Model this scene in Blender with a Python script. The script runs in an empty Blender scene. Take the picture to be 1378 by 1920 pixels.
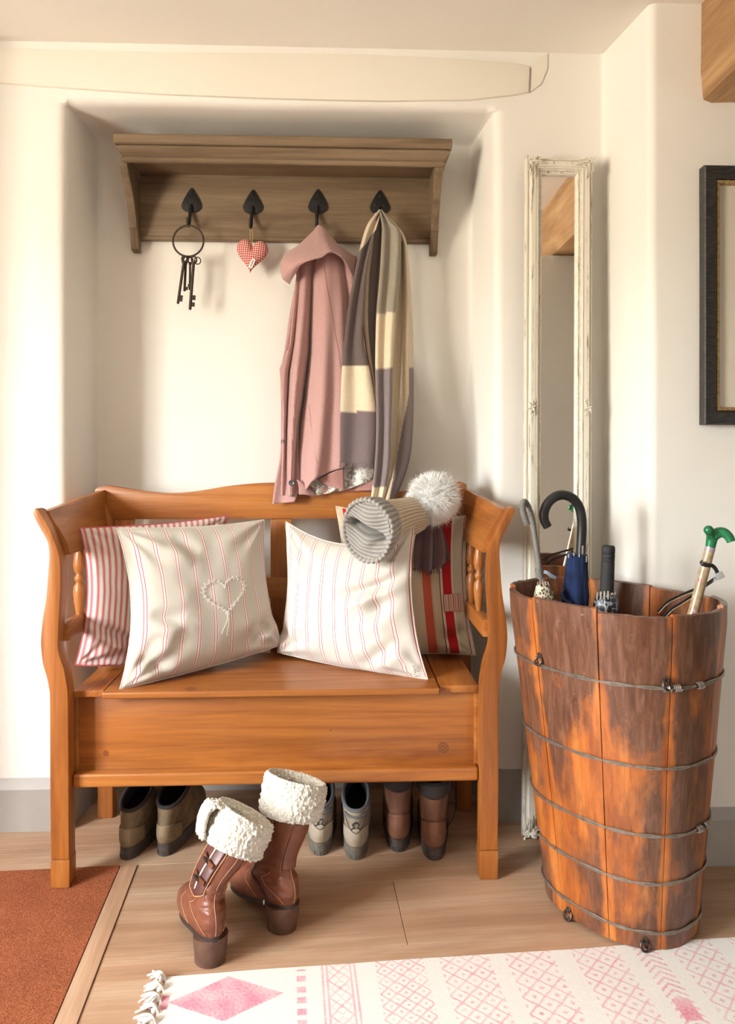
import bpy, bmesh, math, random
from mathutils import Vector, Matrix, noise as mnoise
random.seed(7)
PI = math.pi
SC = bpy.context.scene
COL = SC.collection

# ---------------------------------------------------------------- camera, sky, windows' daylight, exposure
TH = 0.0419                    # small yaw of the camera to the right
CT, ST = math.cos(TH), math.sin(TH)
FPX, CXP, HZ, CH = 1450.0, 689.0, 850.0, 1.067
cam_d = bpy.data.cameras.new('camera'); cam = bpy.data.objects.new('camera', cam_d); COL.objects.link(cam)
cam.location = (0, 0, CH); cam.rotation_euler = (PI/2, 0, -TH)
cam_d.sensor_fit = 'VERTICAL'; cam_d.sensor_height = 36; cam_d.sensor_width = 36*1378/1920
cam_d.lens = 36*FPX/1920; cam_d.shift_y = -(960-HZ)/1920; cam_d.clip_start = 0.02
SC.camera = cam
vs = SC.view_settings
vs.view_transform = 'Standard'; vs.look = 'None'; vs.gamma = 1; vs.use_curve_mapping = False
vs.exposure = 1.7
world = bpy.data.worlds.new('sky'); SC.world = world; world.use_nodes = True
wn, wl = world.node_tree.nodes, world.node_tree.links; wn.clear()
w_tc = wn.new('ShaderNodeTexCoord'); w_sep = wn.new('ShaderNodeSeparateXYZ'); w_rmp = wn.new('ShaderNodeValToRGB')
w_bg = wn.new('ShaderNodeBackground'); w_out = wn.new('ShaderNodeOutputWorld'); w_map = wn.new('ShaderNodeMapRange')
wl.new(w_tc.outputs['Generated'], w_sep.inputs[0]); wl.new(w_sep.outputs['Z'], w_map.inputs['Value'])
w_map.inputs['From Min'].default_value = -0.5; w_map.inputs['From Max'].default_value = 0.5
wl.new(w_map.outputs[0], w_rmp.inputs[0]); wl.new(w_rmp.outputs[0], w_bg.inputs[0]); wl.new(w_bg.outputs[0], w_out.inputs[0])
cr = w_rmp.color_ramp                                   # lawn, hedge line, bright overcast sky
cr.elements[0].position = 0.0; cr.elements[0].color = (.60, .53, .43, 1)
cr.elements[1].position = 1.0; cr.elements[1].color = (.93, .97, 1.0, 1)
for p, c in ((.50, (.52, .47, .38)), (.535, (.50, .49, .39)), (.585, (.92, .95, .92)), (.64, (.95, .985, 1.0))):
    e = cr.elements.new(p); e.color = (*c, 1)
w_bg.inputs['Strength'].default_value = 22.0

def portal(name, loc, rot, sx, sy):
    l = bpy.data.lights.new(name, 'AREA'); l.shape = 'RECTANGLE'; l.size = sx; l.size_y = sy
    l.cycles.is_portal = True
    o = bpy.data.objects.new(name, l); COL.objects.link(o); o.location = loc; o.rotation_euler = rot
    return o
RX0, RX1, RY0, RZ1 = -2.3, 3.4, -3.6, 2.235             # the hall: left, right, rear wall, ceiling
WIN = [('left', -.40, .75, .72, 1.92), ('rear', 2.3, 2.65, 1.15, 2.08)]
for k, (side, a, b, z0, z1) in enumerate(WIN):
    if side == 'left': portal('daylight', (RX0-.02, (a+b)/2, (z0+z1)/2), (0, -PI/2, 0), z1-z0, b-a)
    else: portal('daylight', ((a+b)/2, RY0-.02, (z0+z1)/2), (PI/2, 0, 0), b-a, z1-z0)

# ---------------------------------------------------------------- helpers
def P(px, py, Y):
    """world point seen at photograph pixel (px,py) on the vertical plane y=Y"""
    rx = (px-CXP)/FPX; rz = (HZ-py)/FPX
    wy = CT - rx*ST; t = Y/wy
    return Vector(((rx*CT+ST)*t, Y, CH+rz*t))
def PZ(px, py, z=0.0):
    rx = (px-CXP)/FPX; rz = (HZ-py)/FPX; t = (z-CH)/rz
    return Vector(((rx*CT+ST)*t, (CT-rx*ST)*t, z))
def lerp(a, b, t): return a+(b-a)*t
def sstep(a, b, x):
    t = max(0, min(1, (x-a)/(b-a))); return t*t*(3-2*t)
def interp(tab, x):
    if x <= tab[0][0]: return tab[0][1]
    for (a, va), (b, vb) in zip(tab, tab[1:]):
        if x <= b:
            t = (x-a)/(b-a); t = t*t*(3-2*t) if False else t
            return lerp(va, vb, t)
    return tab[-1][1]
def crv(pts, n, closed=False):
    """Catmull-Rom through pts, n samples per span"""
    pts = [Vector(p) for p in pts]; N = len(pts); out = []
    rng = range(N if closed else N-1)
    for i in rng:
        if closed: p0, p1, p2, p3 = pts[i-1], pts[i], pts[(i+1) % N], pts[(i+2) % N]
        else: p0, p1, p2, p3 = pts[max(i-1, 0)], pts[i], pts[i+1], pts[min(i+2, N-1)]
        for k in range(n):
            t = k/n
            out.append(.5*((2*p1)+(p2-p0)*t+(2*p0-5*p1+4*p2-p3)*t*t+(3*p1-p0-3*p2+p3)*t**3))
    if not closed: out.append(pts[-1])
    return out
def nz(x, y=0, z=0): return mnoise.noise(Vector((x, y, z)))

class G:
    def __init__(s): s.v = []; s.f = []; s.uv = []; s.c = []
    def add(s, V, F, UV=None, C=None):
        o = len(s.v); s.v += [Vector(p) for p in V]; s.f += [tuple(i+o for i in f) for f in F]
        s.uv += UV if UV else [(0, 0)]*len(V)
        s.c += C if C else [(1, 1, 1)]*len(V)
        return s
    def merge(s, g): return s.add(g.v, g.f, g.uv, g.c)
    def xf(s, m):
        s.v = [m @ p for p in s.v]; return s
    def mv(s, d):
        d = Vector(d); s.v = [p+d for p in s.v]; return s

def loft(rings, closed=True, cap0=False, cap1=False):
    n = len(rings[0]); V = [p for r in rings for p in r]; F = []; UV = []
    m = len(rings)
    for i in range(m):
        for j in range(n): UV.append((j/n, i/max(1, m-1)))
    for i in range(m-1):
        for j in range(n if closed else n-1):
            a = i*n+j; b = i*n+(j+1) % n
            F.append((a, b, b+n, a+n))
    if cap0: F.append(tuple(reversed(range(n))))
    if cap1: F.append(tuple(range((m-1)*n, m*n)))
    return G().add(V, F, UV)
def grid(fn, nu, nv, col=None):
    V = []; UV = []; C = []; F = []
    for i in range(nu+1):
        for j in range(nv+1):
            u, v = i/nu, j/nv
            V.append(fn(u, v)); UV.append((u, v)); C.append(col(u, v) if col else (1, 1, 1))
    for i in range(nu):
        for j in range(nv):
            a = i*(nv+1)+j; F.append((a, a+nv+1, a+nv+2, a+1))
    return G().add(V, F, UV, C)
def from_bm(bm):
    bm.verts.index_update()
    V = [v.co.copy() for v in bm.verts]; F = [tuple(v.index for v in f.verts) for f in bm.faces]; bm.free()
    return G().add(V, F)
def box(a, b, bev=.003, seg=2):
    a = Vector(a); b = Vector(b); bm = bmesh.new(); bmesh.ops.create_cube(bm, size=1)
    for v in bm.verts: v.co = Vector((lerp(a[i], b[i], v.co[i]+.5) for i in range(3)))
    if bev: bmesh.ops.bevel(bm, geom=bm.edges[:], offset=bev, segments=seg, affect='EDGES', profile=.6)
    return from_bm(bm)
def hexa(lo, hi, bev=.003):
    """box from two quads (4 points each, same winding)"""
    bm = bmesh.new(); A = [bm.verts.new(p) for p in lo]; B = [bm.verts.new(p) for p in hi]
    bm.faces.new(reversed(A)); bm.faces.new(B)
    for i in range(4): bm.faces.new((A[i], A[(i+1) % 4], B[(i+1) % 4], B[i]))
    bmesh.ops.recalc_face_normals(bm, faces=bm.faces[:])
    if bev: bmesh.ops.bevel(bm, geom=bm.edges[:], offset=bev, segments=2, affect='EDGES', profile=.6)
    return from_bm(bm)
def prism(poly, d, bev=0.0):
    """planar polygon (3-D points) pushed along vector d"""
    d = Vector(d); bm = bmesh.new(); A = [bm.verts.new(p) for p in poly]; B = [bm.verts.new(Vector(p)+d) for p in poly]
    n = len(A); f0 = bm.faces.new(reversed(A)); f1 = bm.faces.new(B)
    for i in range(n): bm.faces.new((A[i], A[(i+1) % n], B[(i+1) % n], B[i]))
    bmesh.ops.recalc_face_normals(bm, faces=bm.faces[:])
    if bev:
        es = list(set(f0.edges[:]+f1.edges[:]))
        bmesh.ops.bevel(bm, geom=es, offset=bev, segments=2, affect='EDGES', profile=.6)
    return from_bm(bm)
def frames(pts):
    pts = [Vector(p) for p in pts]; n = len(pts); T = []
    for i in range(n):
        t = pts[min(i+1, n-1)]-pts[max(i-1, 0)]; T.append(t.normalized() if t.length > 1e-9 else Vector((0, 0, 1)))
    u = T[0].orthogonal().normalized(); out = []
    for i in range(n):
        u = (u-T[i]*u.dot(T[i])); u = u.normalized() if u.length > 1e-6 else T[i].orthogonal().normalized()
        out.append((pts[i], T[i], u, T[i].cross(u)))
    return out
def tube(pts, r, n=8, cap=True, closed=False, flat=1.0):
    if closed: pts = list(pts)+[pts[0]]
    fr = frames(pts); rings = []
    for i, (p, t, u, w) in enumerate(fr):
        rr = r[i] if isinstance(r, (list, tuple)) else r
        rings.append([p+u*(rr*math.cos(2*PI*k/n))+w*(rr*flat*math.sin(2*PI*k/n)) for k in range(n)])
    return loft(rings, True, cap and not closed, cap and not closed)
def strap(pts, w, t, nrm=None):
    """flat band along pts: width w across, thickness t; nrm = direction of the band's width"""
    pts = [Vector(p) for p in pts]; rings = []; n = len(pts)
    for i in range(n):
        T = (pts[min(i+1, n-1)]-pts[max(i-1, 0)]).normalized(); W = Vector(nrm); W = (W-T*W.dot(T)).normalized(); N = T.cross(W)
        p = pts[i]
        rings.append([p+W*w/2+N*t/2, p-W*w/2+N*t/2, p-W*w/2-N*t/2, p+W*w/2-N*t/2])
    return loft(rings, True, True, True)
def lathe(prof, c=(0, 0, 0), n=24, m=None):
    c = Vector(c); rings = [[c+Vector((r*math.cos(2*PI*k/n), r*math.sin(2*PI*k/n), z)) for k in range(n)] for r, z in prof]
    g = loft(rings, True, True, True)
    return g.xf(m) if m else g
def ball(c, r, n=10, m=7, sq=(1, 1, 1)):
    c = Vector(c); rings = []
    for i in range(1, m):
        a = PI*i/m; rings.append([c+Vector((sq[0]*r*math.sin(a)*math.cos(2*PI*k/n), sq[1]*r*math.sin(a)*math.sin(2*PI*k/n), -sq[2]*r*math.cos(a))) for k in range(n)])
    return loft(rings, True, True, True)
def torus(c, R, r, ax=(0, 1, 0), n=28, m=8):
    ax = Vector(ax).normalized(); u = ax.orthogonal().normalized(); w = ax.cross(u); c = Vector(c)
    return tube([c+u*R*math.cos(2*PI*k/n)+w*R*math.sin(2*PI*k/n) for k in range(n)], r, m, closed=True)

BASE = {}
def empty(name, loc, label, cat, group=None):
    o = bpy.data.objects.new(name, None); o.empty_display_size = .05; COL.objects.link(o)
    o.location = loc; BASE[o.name] = Vector(loc); o['label'] = label; o['category'] = cat
    if group: o['group'] = group
    return o
def part(name, g, mat, parent=None, label=None, smooth=True, kind=None, solid=0, sub=0, angle=None, cat=None, group=None, loc=None, weld=False):
    me = bpy.data.meshes.new(name)
    base = BASE[parent.name] if parent else Vector(loc if loc else (0, 0, 0))
    me.from_pydata([tuple(p-base) for p in g.v], [], g.f)
    uvl = me.uv_layers.new(name='UVMap'); vi = [0]*len(me.loops); me.loops.foreach_get('vertex_index', vi)
    flat = []
    for i in vi: flat += g.uv[i]
    uvl.data.foreach_set('uv', flat)
    if any(c != (1, 1, 1) for c in g.c):
        ca = me.color_attributes.new('Col', 'FLOAT_COLOR', 'POINT'); fl = []
        for c in g.c: fl += (c[0], c[1], c[2], 1)
        ca.data.foreach_set('color', fl)
    me.polygons.foreach_set('use_smooth', [smooth]*len(me.polygons))
    me.validate(); me.update()
    if smooth:
        bm = bmesh.new(); bm.from_mesh(me); bmesh.ops.recalc_face_normals(bm, faces=bm.faces[:])
        if weld: bmesh.ops.remove_doubles(bm, verts=bm.verts[:], dist=1e-5)
        a = math.radians(angle or 38)
        for e in bm.edges:
            if len(e.link_faces) == 2 and e.calc_face_angle(0) > a: e.smooth = False
        bm.to_mesh(me); bm.free()
    me.materials.append(mat)
    o = bpy.data.objects.new(name, me); COL.objects.link(o)
    if parent: o.parent = parent
    else: o.location = base
    BASE[o.name] = base
    if label: o['label'] = label
    if cat: o['category'] = cat
    if group: o['group'] = group
    if kind: o['kind'] = kind
    if solid:
        m = o.modifiers.new('thickness', 'SOLIDIFY'); m.thickness = solid; m.offset = 0
    if sub:
        m = o.modifiers.new('smooth', 'SUBSURF'); m.levels = sub; m.render_levels = sub
    return o
def copy_tree(o, parent=None):
    c = o.copy(); COL.objects.link(c); BASE[c.name] = BASE[o.name]
    if parent: c.parent = parent
    for ch in list(o.children): copy_tree(ch, c)
    return c

# ---------------------------------------------------------------- materials
class NT:
    def __init__(s, name):
        s.m = bpy.data.materials.new(name); s.m.use_nodes = True; s.t = s.m.node_tree
        s.n, s.l = s.t.nodes, s.t.links; s.n.clear()
        s.out = s.n.new('ShaderNodeOutputMaterial'); s.b = s.n.new('ShaderNodeBsdfPrincipled'); s.l.new(s.b.outputs[0], s.out.inputs[0])
        s.tc = s.n.new('ShaderNodeTexCoord')
    def set(s, sock, v):
        i = s.b.inputs[sock] if isinstance(sock, str) else sock
        if hasattr(v, 'is_output') or isinstance(v, bpy.types.NodeSocket): s.l.new(v, i)
        else: i.default_value = (*v, 1) if isinstance(v, (tuple, list)) and len(v) == 3 and i.type == 'RGBA' else v
    def coords(s, scale=(1, 1, 1), src='Object', rot=(0, 0, 0)):
        m = s.n.new('ShaderNodeMapping'); s.l.new(s.tc.outputs[src], m.inputs[0])
        m.inputs['Scale'].default_value = scale; m.inputs['Rotation'].default_value = rot
        return m.outputs[0]
    def noise(s, vec, scale, detail=4, rough=.55, dist=0, col=False):
        n = s.n.new('ShaderNodeTexNoise'); s.l.new(vec, n.inputs['Vector'])
        n.inputs['Scale'].default_value = scale; n.inputs['Detail'].default_value = detail
        n.inputs['Roughness'].default_value = rough; n.inputs['Distortion'].default_value = dist
        return n.outputs['Color' if col else 'Fac']
    def voro(s, vec, scale, feat='F1', out='Distance'):
        n = s.n.new('ShaderNodeTexVoronoi'); n.feature = feat; s.l.new(vec, n.inputs['Vector']); n.inputs['Scale'].default_value = scale
        return n.outputs[out]
    def ramp(s, fac, stops, const=False):
        r = s.n.new('ShaderNodeValToRGB'); s.l.new(fac, r.inputs[0]); c = r.color_ramp
        if const: c.interpolation = 'CONSTANT'
        while len(c.elements) < len(stops): c.elements.new(.5)
        for e, (p, col) in zip(c.elements, stops):
            e.position = p; e.color = (*col, 1) if isinstance(col, (tuple, list)) else (col, col, col, 1)
        return r.outputs[0]
    def mix(s, fac, a, b, mode='MIX'):
        m = s.n.new('ShaderNodeMix'); m.data_type = 'RGBA'; m.blend_type = mode
        for i, v in ((0, fac), (6, a), (7, b)):
            if isinstance(v, bpy.types.NodeSocket): s.l.new(v, m.inputs[i])
            else: m.inputs[i].default_value = v if i == 0 else (*v, 1)
        return m.outputs[2]
    def math(s, op, a, b=None):
        m = s.n.new('ShaderNodeMath'); m.operation = op
        for i, v in ((0, a), (1, b)):
            if v is None: continue
            if isinstance(v, bpy.types.NodeSocket): s.l.new(v, m.inputs[i])
            else: m.inputs[i].default_value = v
        return m.outputs[0]
    def sep(s, vec):
        n = s.n.new('ShaderNodeSeparateXYZ'); s.l.new(vec, n.inputs[0]); return n.outputs
    def bump(s, h, strength=.3, dist=.002):
        b = s.n.new('ShaderNodeBump'); s.l.new(h, b.inputs['Height']); b.inputs['Strength'].default_value = strength
        b.inputs['Distance'].default_value = dist; s.l.new(b.outputs[0], s.b.inputs['Normal'])
    def rand(s):
        n = s.n.new('ShaderNodeObjectInfo'); return n.outputs['Random']
    def attr(s, name='Col'):
        n = s.n.new('ShaderNodeAttribute'); n.attribute_name = name; return n.outputs['Color']

def plain(name, col, rough=.5, metal=0, var=.12, scale=30, bump=0, bs=80, spec=None):
    t = NT(name); v = t.coords()
    dk = tuple(c*(1-var) for c in col); lt = tuple(min(1, c*(1+var)) for c in col)
    t.set('Base Color', t.ramp(t.noise(v, scale, 5), [(.3, dk), (.7, lt)])); t.set('Roughness', rough); t.set('Metallic', metal)
    if spec is not None: t.set('Specular IOR Level', spec)
    if bump: t.bump(t.noise(v, bs, 5), bump, .002)
    return t.m
def plaster(name, col, var=.03):
    t = NT(name); v = t.coords()
    dk = tuple(c*(1-var) for c in col)
    t.set('Base Color', t.ramp(t.noise(v, 2.2, 6), [(.35, dk), (.65, col)])); t.set('Roughness', .85); t.set('Specular IOR Level', .2)
    t.bump(t.noise(v, 16, 6, .6), .10, .004)
    return t.m
def wood(name, stops, axis=0, along=1.3, across=16, rough=.42, fine=.35, knots=True, bump=.12, rnd=.12, coat=0, knot_at=()):
    t = NT(name); sc = [across]*3; sc[axis] = along
    v = t.coords(tuple(sc)); w = t.coords((1, 1, 1))
    big = t.noise(v, 1.0, 5, .6, .9)
    col = t.ramp(big, stops)
    sf = [150]*3; sf[axis] = 5
    fn = t.noise(t.coords(tuple(sf)), 1.0, 4, .6)
    col = t.mix(fine, col, t.ramp(fn, [(.36, .55), (.6, 1.0)]), 'MULTIPLY')
    patch = t.noise(w, 2.3, 3)
    col = t.mix(.5, col, t.ramp(patch, [(.3, .72), (.7, 1.08)]), 'MULTIPLY')
    if knots:
        sk = [4.0]*3; sk[axis] = 2.2
        k = t.voro(t.coords(tuple(sk)), 1.0)
        col = t.mix(t.ramp(k, [(.035, 1.0), (.075, .0)]), col, tuple(c*.28 for c in stops[0][1]))
    for kx, ky, kz, kr in knot_at:
        vm = t.n.new('ShaderNodeVectorMath'); vm.operation = 'DISTANCE'; t.l.new(t.mix(.012, t.coords((1, 1, 1)), t.noise(w, 30, 3, col=True), 'ADD'), vm.inputs[0]); vm.inputs[1].default_value = (kx+.006, ky+.006, kz+.006)
        rr = t.math('DIVIDE', vm.outputs['Value'], kr)
        ringv = t.math('MULTIPLY', t.math('ADD', t.math('SINE', t.math('MULTIPLY', rr, 16.0)), 1.0), .5)
        kc = t.mix(ringv, (.13, .035, .010), (.26, .080, .022))
        col = t.mix(t.ramp(rr, [(.80, .85), (1.0, 0)]), col, kc)
    if rnd: col = t.mix(1.0, col, t.ramp(t.rand(), [(0, 1-rnd), (1, 1+rnd*.5)]), 'MULTIPLY')
    t.set('Base Color', col); t.set('Roughness', t.ramp(fn, [(.3, rough+.12), (.7, rough)]))
    if coat: t.set('Coat Weight', coat); t.set('Coat Roughness', .25)
    t.bump(fn, bump, .001)
    return t.m

WALLC = (.82, .795, .745)
M_wall = plaster('wall_plaster', WALLC)
M_ceil = plaster('ceiling_plaster', (.85, .81, .745))
M_lintel = plaster('painted_lintel', (.785, .74, .65))
M_wall2 = plaster('beige_plaster', (.56, .53, .48))
M_skirt = plain('grey_skirting_paint', (.36, .335, .31), .45, var=.05, scale=12)
PINE = [(.28, (.23, .062, .010)), (.5, (.40, .130, .022)), (.72, (.55, .210, .045))]
M_pine = [wood('pine_x', PINE, 0, rough=.36, coat=.15, knots=False), wood('pine_y', PINE, 1, rough=.36, coat=.15, knots=False), wood('pine_z', PINE, 2, rough=.36, knots=False, coat=.15)]
GREYW = [(.3, (.145, .092, .050)), (.5, (.215, .145, .083)), (.72, (.295, .21, .13))]
M_shelf = [wood('weathered_wood_x', GREYW, 0, rough=.6, knots=False), wood('weathered_wood_y', GREYW, 1, rough=.6, knots=False), wood('weathered_wood_z', GREYW, 2, rough=.6, knots=False)]
OAK = [(.3, (.40, .235, .14)), (.5, (.52, .33, .21)), (.72, (.62, .45, .315))]
M_oak = wood('oak_floor', OAK, 0, along=1.0, across=11, rough=.38, fine=.3, rnd=.10, bump=.08)
M_oaky = wood('oak_strip', OAK, 1, along=1.0, across=11, rough=.38, fine=.3, rnd=.06, bump=.08)
BEAMW = [(.3, (.26, .135, .055)), (.5, (.42, .24, .11)), (.72, (.54, .34, .17))]
M_beam = wood('oak_beam', BEAMW, 1, along=1.6, across=9, rough=.7, knots=False, bump=.5)

# ---------------------------------------------------------------- the room
def arc(c, r, a0, a1, n=6):
    return [(c[0]+r*math.cos(lerp(a0, a1, k/n)), c[1]+r*math.sin(lerp(a0, a1, k/n))) for k in range(n+1)]
# plan of the far wall: straight, niche, straight, step towards the room, straight
def dens(a, b, n): return [(lerp(a[0], b[0], k/n), lerp(a[1], b[1], k/n)) for k in range(n)]
YB, YN, YR = 2.23, 2.48, 1.97
R = .028
plan = dens((RX0, YB), (-1.25, YB), 4)+dens((-1.25, YB), (-.763-R, YB), 8)
plan += arc((-.763-R, YB+R), R, -PI/2, 0)+dens((-.763, YB+R), (-.75, YN-.02), 5)[1:]
plan += arc((-.75+.02, YN-.02), .02, PI, PI/2, 4)+dens((-.73, YN), (.422, YN), 14)[1:]+arc((.442-.02, YN-.02), .02, PI/2, 0, 4)
plan += dens((.442, YN-.02), (.462, YB+R), 5)[1:]+arc((.462+R, YB+R), R, PI, 3*PI/2)
plan += dens((.462+R, YB), (.772, YB), 6)[1:]+arc((.772, YB-.014), .014, PI/2, 0, 4)
plan += dens((.786, YB-.014), (.813, YR+.024), 5)[1:]+arc((.813+.022, YR+.022), .022, PI, 3*PI/2, 8)
plan += dens((.835, YR), (1.6, YR), 8)[1:]+[(2.4, YR), (RX1, YR)]
zs = [0, .2, .4, .6, .8, 1.0, 1.2, 1.4, 1.6, 1.8, 1.95, 2.03]+[2.035+.028*math.sin(PI/2*k/5) for k in range(1, 6)]
levels = [(z, 1.0) for z in zs[:12]]
ZT = 2.062
levels += [(ZT-.012, 1.0), (ZT-.005, .97), (ZT-.001, .9), (ZT+.001, .5), (ZT+.002, .12)]
levels += [(ZT+.003+.02*(1-math.cos(PI/2*k/4)), .12*(1-math.sin(PI/2*k/4))) for k in range(1, 5)]
levels += [(2.12, 0), (2.17, 0), (RZ1+.01, 0)]
rings = []
for z, d in levels:
    r = []
    for x, y in plan:
        inn = -.80 < x < .50 and y > YB
        yy = YB+(y-YB)*d if inn else y
        wv = .004*nz(x*1.7, z*1.3, 3.1)+.0015*nz(x*6, z*6, yy*5)
        r.append(Vector((x+.003*nz(z*2.1, y*5, x), yy+wv, z+(.006*nz(x*2.5, 9) if 2.0 < z < 2.1 else 0))))
    rings.append(r)
wall_back = part('wall_back', loft(rings, closed=False), M_wall, kind='structure', angle=60)
# other walls with window openings
def wall_with_holes(name, horiz, fixed, axis, lo, hi, holes):
    """axis 'x': wall in plane x=fixed running along y; thickness outwards"""
    g = G(); T = .18
    xs = sorted({lo, hi, *[h[0] for h in holes], *[h[1] for h in holes]})
    zz = sorted({0, RZ1, *[h[2] for h in holes], *[h[3] for h in holes]})
    for a, b in zip(xs, xs[1:]):
        for c, d in zip(zz, zz[1:]):
            if any(h[0] <= a and b <= h[1] and h[2] <= c and d <= h[3] for h in holes): continue
            if axis == 'x': g.merge(box((fixed-T, a, c), (fixed, b, d), 0))
            else: g.merge(box((a, fixed-T, c), (b, fixed, d), 0))
    return part(name, g, M_wall if axis == 'x' else M_wall2, kind='structure', smooth=False)
lh = [(a, b, c, d) for s, a, b, c, d in WIN if s == 'left']; rh = [(a, b, c, d) for s, a, b, c, d in WIN if s == 'rear']
wall_with_holes('wall_left', None, RX0, 'x', RY0-.32, YB+.3, lh)
wall_with_holes('wall_rear', None, RY0, 'y', RX0, RX1+.3, rh)
part('wall_right', box((RX1, RY0-.3, 0), (RX1+.3, YB+.3, RZ1), 0), M_wall2, kind='structure', smooth=False)
part('ceiling', box((RX0-.3, RY0-.3, RZ1), (RX1+.3, YN+.4, RZ1+.15), 0), M_ceil, kind='structure', smooth=False)
M_wpaint = plain('white_window_paint', (.8, .8, .78), .4, var=.02)
for k, (side, a, b, z0, z1) in enumerate(WIN):
    g = G(); t = .05; n = 3 if b-a > 1.2 else 2
    def bar(p0, p1, q0, q1):
        if side == 'left': g.merge(box((RX0-.13, p0, q0), (RX0-.09, p1, q1), .004))
        else: g.merge(box((p0, RY0-.13, q0), (p1, RY0-.09, q1), .004))
    bar(a, a+t, z0, z1); bar(b-t, b, z0, z1); bar(a+t, b-t, z0, z0+t); bar(a+t, b-t, z1-t, z1)
    for i in range(1, n): bar(lerp(a, b, i/n)-.02, lerp(a, b, i/n)+.02, z0+t, z1-t)
    part('window_%d' % (k+1), g, M_wpaint, kind='structure', smooth=False)
# a short wall nib on the left, just outside the picture
part('trim_2', box((-1.42, 1.86, 0), (-1.22, YB+.02, RZ1+.005), .01), M_wall, kind='structure')
# painted lintel above the niche, with a rounded right-hand end
top = [(2, 88), (120, 92), (300, 97), (500, 98), (700, 101), (860, 109), (960, 117), (994, 124)]
bot = [(992, 172), (960, 178), (880, 187), (720, 189), (500, 184), (300, 176), (120, 164), (2, 155)]
poly = [P(x, y, YB-.009) for x, y in top+bot]
poly = [Vector((-1.22, YB-.009, 2.216))]+poly+[Vector((-1.22, YB-.009, 2.125))]
poly = [Vector((p.x, YB-.009, min(p.z, RZ1-.002))) for p in poly]
part('trim_1', prism(poly, (0, .03, 0), .007), M_lintel, kind='structure')
part('trim_3', loft([[P(x, y, YB+.004-d) for x, y in ((996, 122), (1012, 108), (1027, 101), (1026, 130), (1014, 158), (994, 172))] for d in (0, .006)], True, True, True), M_lintel, kind='structure')
# skirting following the wall
def skirt(name, pth):
    prof = [(0, 0), (.016, 0), (.017, .119), (.0155, .122), (.005, .148), (0, .149)]
    pts = [Vector((x, y, 0)) for x, y in pth]; rings = []
    for i, p in enumerate(pts):
        ds = []
        if i > 0: ds.append((pts[i]-pts[i-1]).normalized())
        if i < len(pts)-1: ds.append((pts[i+1]-pts[i]).normalized())
        ns = [Vector((d.y, -d.x, 0)) for d in ds]; n = sum(ns, Vector((0, 0, 0))); n = n.normalized()
        k = 1/max(.5, n.dot(ns[0]))
        rings.append([p+n*(o*k)+Vector((0, 0, z)) for o, z in prof])
    part(name, loft(rings, True, True, True), M_skirt, kind='structure', angle=25)
skirt('baseboard_left', [(-1.22, YB+.004), (-.763, YB+.004), (-.748, YN+.002), (-.1, YN+.002)])
skirt('baseboard_back', [(-.1, YN+.002), (.442, YN+.002), (.462, YB+.004), (.786, YB+.004), (.815, YR+.004), (2.6, YR+.004)])
# ceiling beam
bm_ = []
xl = P(1319, 187, YR).x
g = loft([[Vector((xl+.012*nz(y*2, 1), y, 1.985+.006*nz(y*3, 4))), Vector((xl-.006+.008*nz(y*2.5, 6), y, 2.06)), Vector((xl-.004, y, RZ1+.01)), Vector((xl+.26, y, RZ1+.01)), Vector((xl+.26, y, 1.985)), Vector((xl+.02, y, 1.978))]
          for y in [YR+.02-k*.14 for k in range(40)]], True, True, True)
part('trim_4', g, M_beam, kind='structure', angle=30)

# pier under the beam, right of the camera (seen in the mirror)
part('trim_5', box((.80, .78, 0), (1.075, 1.04, 1.977), .012), M_wall, kind='structure')

# floor: oak boards laid almost parallel to the wall, coir mat let in at the left
FA = .0523
RF = Matrix.Rotation(FA, 4, 'Z')
M_sub = plain('subfloor', (.045, .028, .018), .9)
floor = part('floor', box((RX0-.3, RY0-.3, -.12), (RX1+.3, YN+.4, -.0155), 0), M_sub, kind='structure', smooth=False)
def plank(u0, u1, v0, v1, z=0.0, mat=None, nm='plank'):
    g = box((u0+.0007, v0+.0007, -.015), (u1-.0007, v1-.0007, z), .0006, 1)
    me_o = part(nm, g, mat or M_oak, None, smooth=False)
    me_o.parent = floor; me_o.matrix_basis = RF
    return me_o
UM, US, VM = -.447, -.404, 2.05
for r, (v0, joints) in enumerate([(.415, [.6]), (.665, [-.1]), (.915, [1.1]), (1.165, [.5]), (1.415, [1.25]), (1.665, [.245]), (1.915, [1.3])]):
    v1 = v0+.25
    u0 = US if v0 < 1.9 else -1.6
    ends = [u0]+joints+[2.6]
    for a, b in zip(ends, ends[1:]):
        if v0 == 1.915 and a < US:
            plank(US, b, v0, VM); plank(-1.6, b, VM, v1)
        else: plank(a, b, v0, v1)
for v0, j in ((2.165, -.2), (2.415, .5)):
    plank(-1.6, j, v0, v0+.25); plank(j, 2.6, v0, v0+.25)
plank(UM, US, .4, VM, .003, M_oaky, 'border_strip')

# ---------------------------------------------------------------- settle bench
XC, YF = -.1435, 1.92
def mirx(g): 
    g.v = [Vector((2*XC-p.x, p.y, p.z)) for p in g.v]; g.f = [tuple(reversed(f)) for f in g.f]; return g
bench = empty('settle_bench', (XC, 2.12, 0), 'honey pine settle bench with flared arms and box seat in the alcove', 'bench')
o_px = [(60.6, 961), (66, 974), (74, 989), (82, 1003), (89, 1018), (91.5, 1040), (90.4, 1063), (86, 1120), (80, 1158), (76.5, 1190), (76, 1212), (80, 1246), (86, 1266), (91, 1290), (93, 1320), (93.5, 1480), (95, 1612)]
i_px = [(72, 956), (83, 974), (95, 997), (106.5, 1027), (112, 1050), (113.5, 1080), (113, 1109), (110, 1160), (108.5, 1195), (109, 1219), (114, 1238), (119, 1252), (124, 1278), (127.5, 1318), (128.5, 1480), (129.5, 1612)]
tip = [(64.5, 954)]
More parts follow.
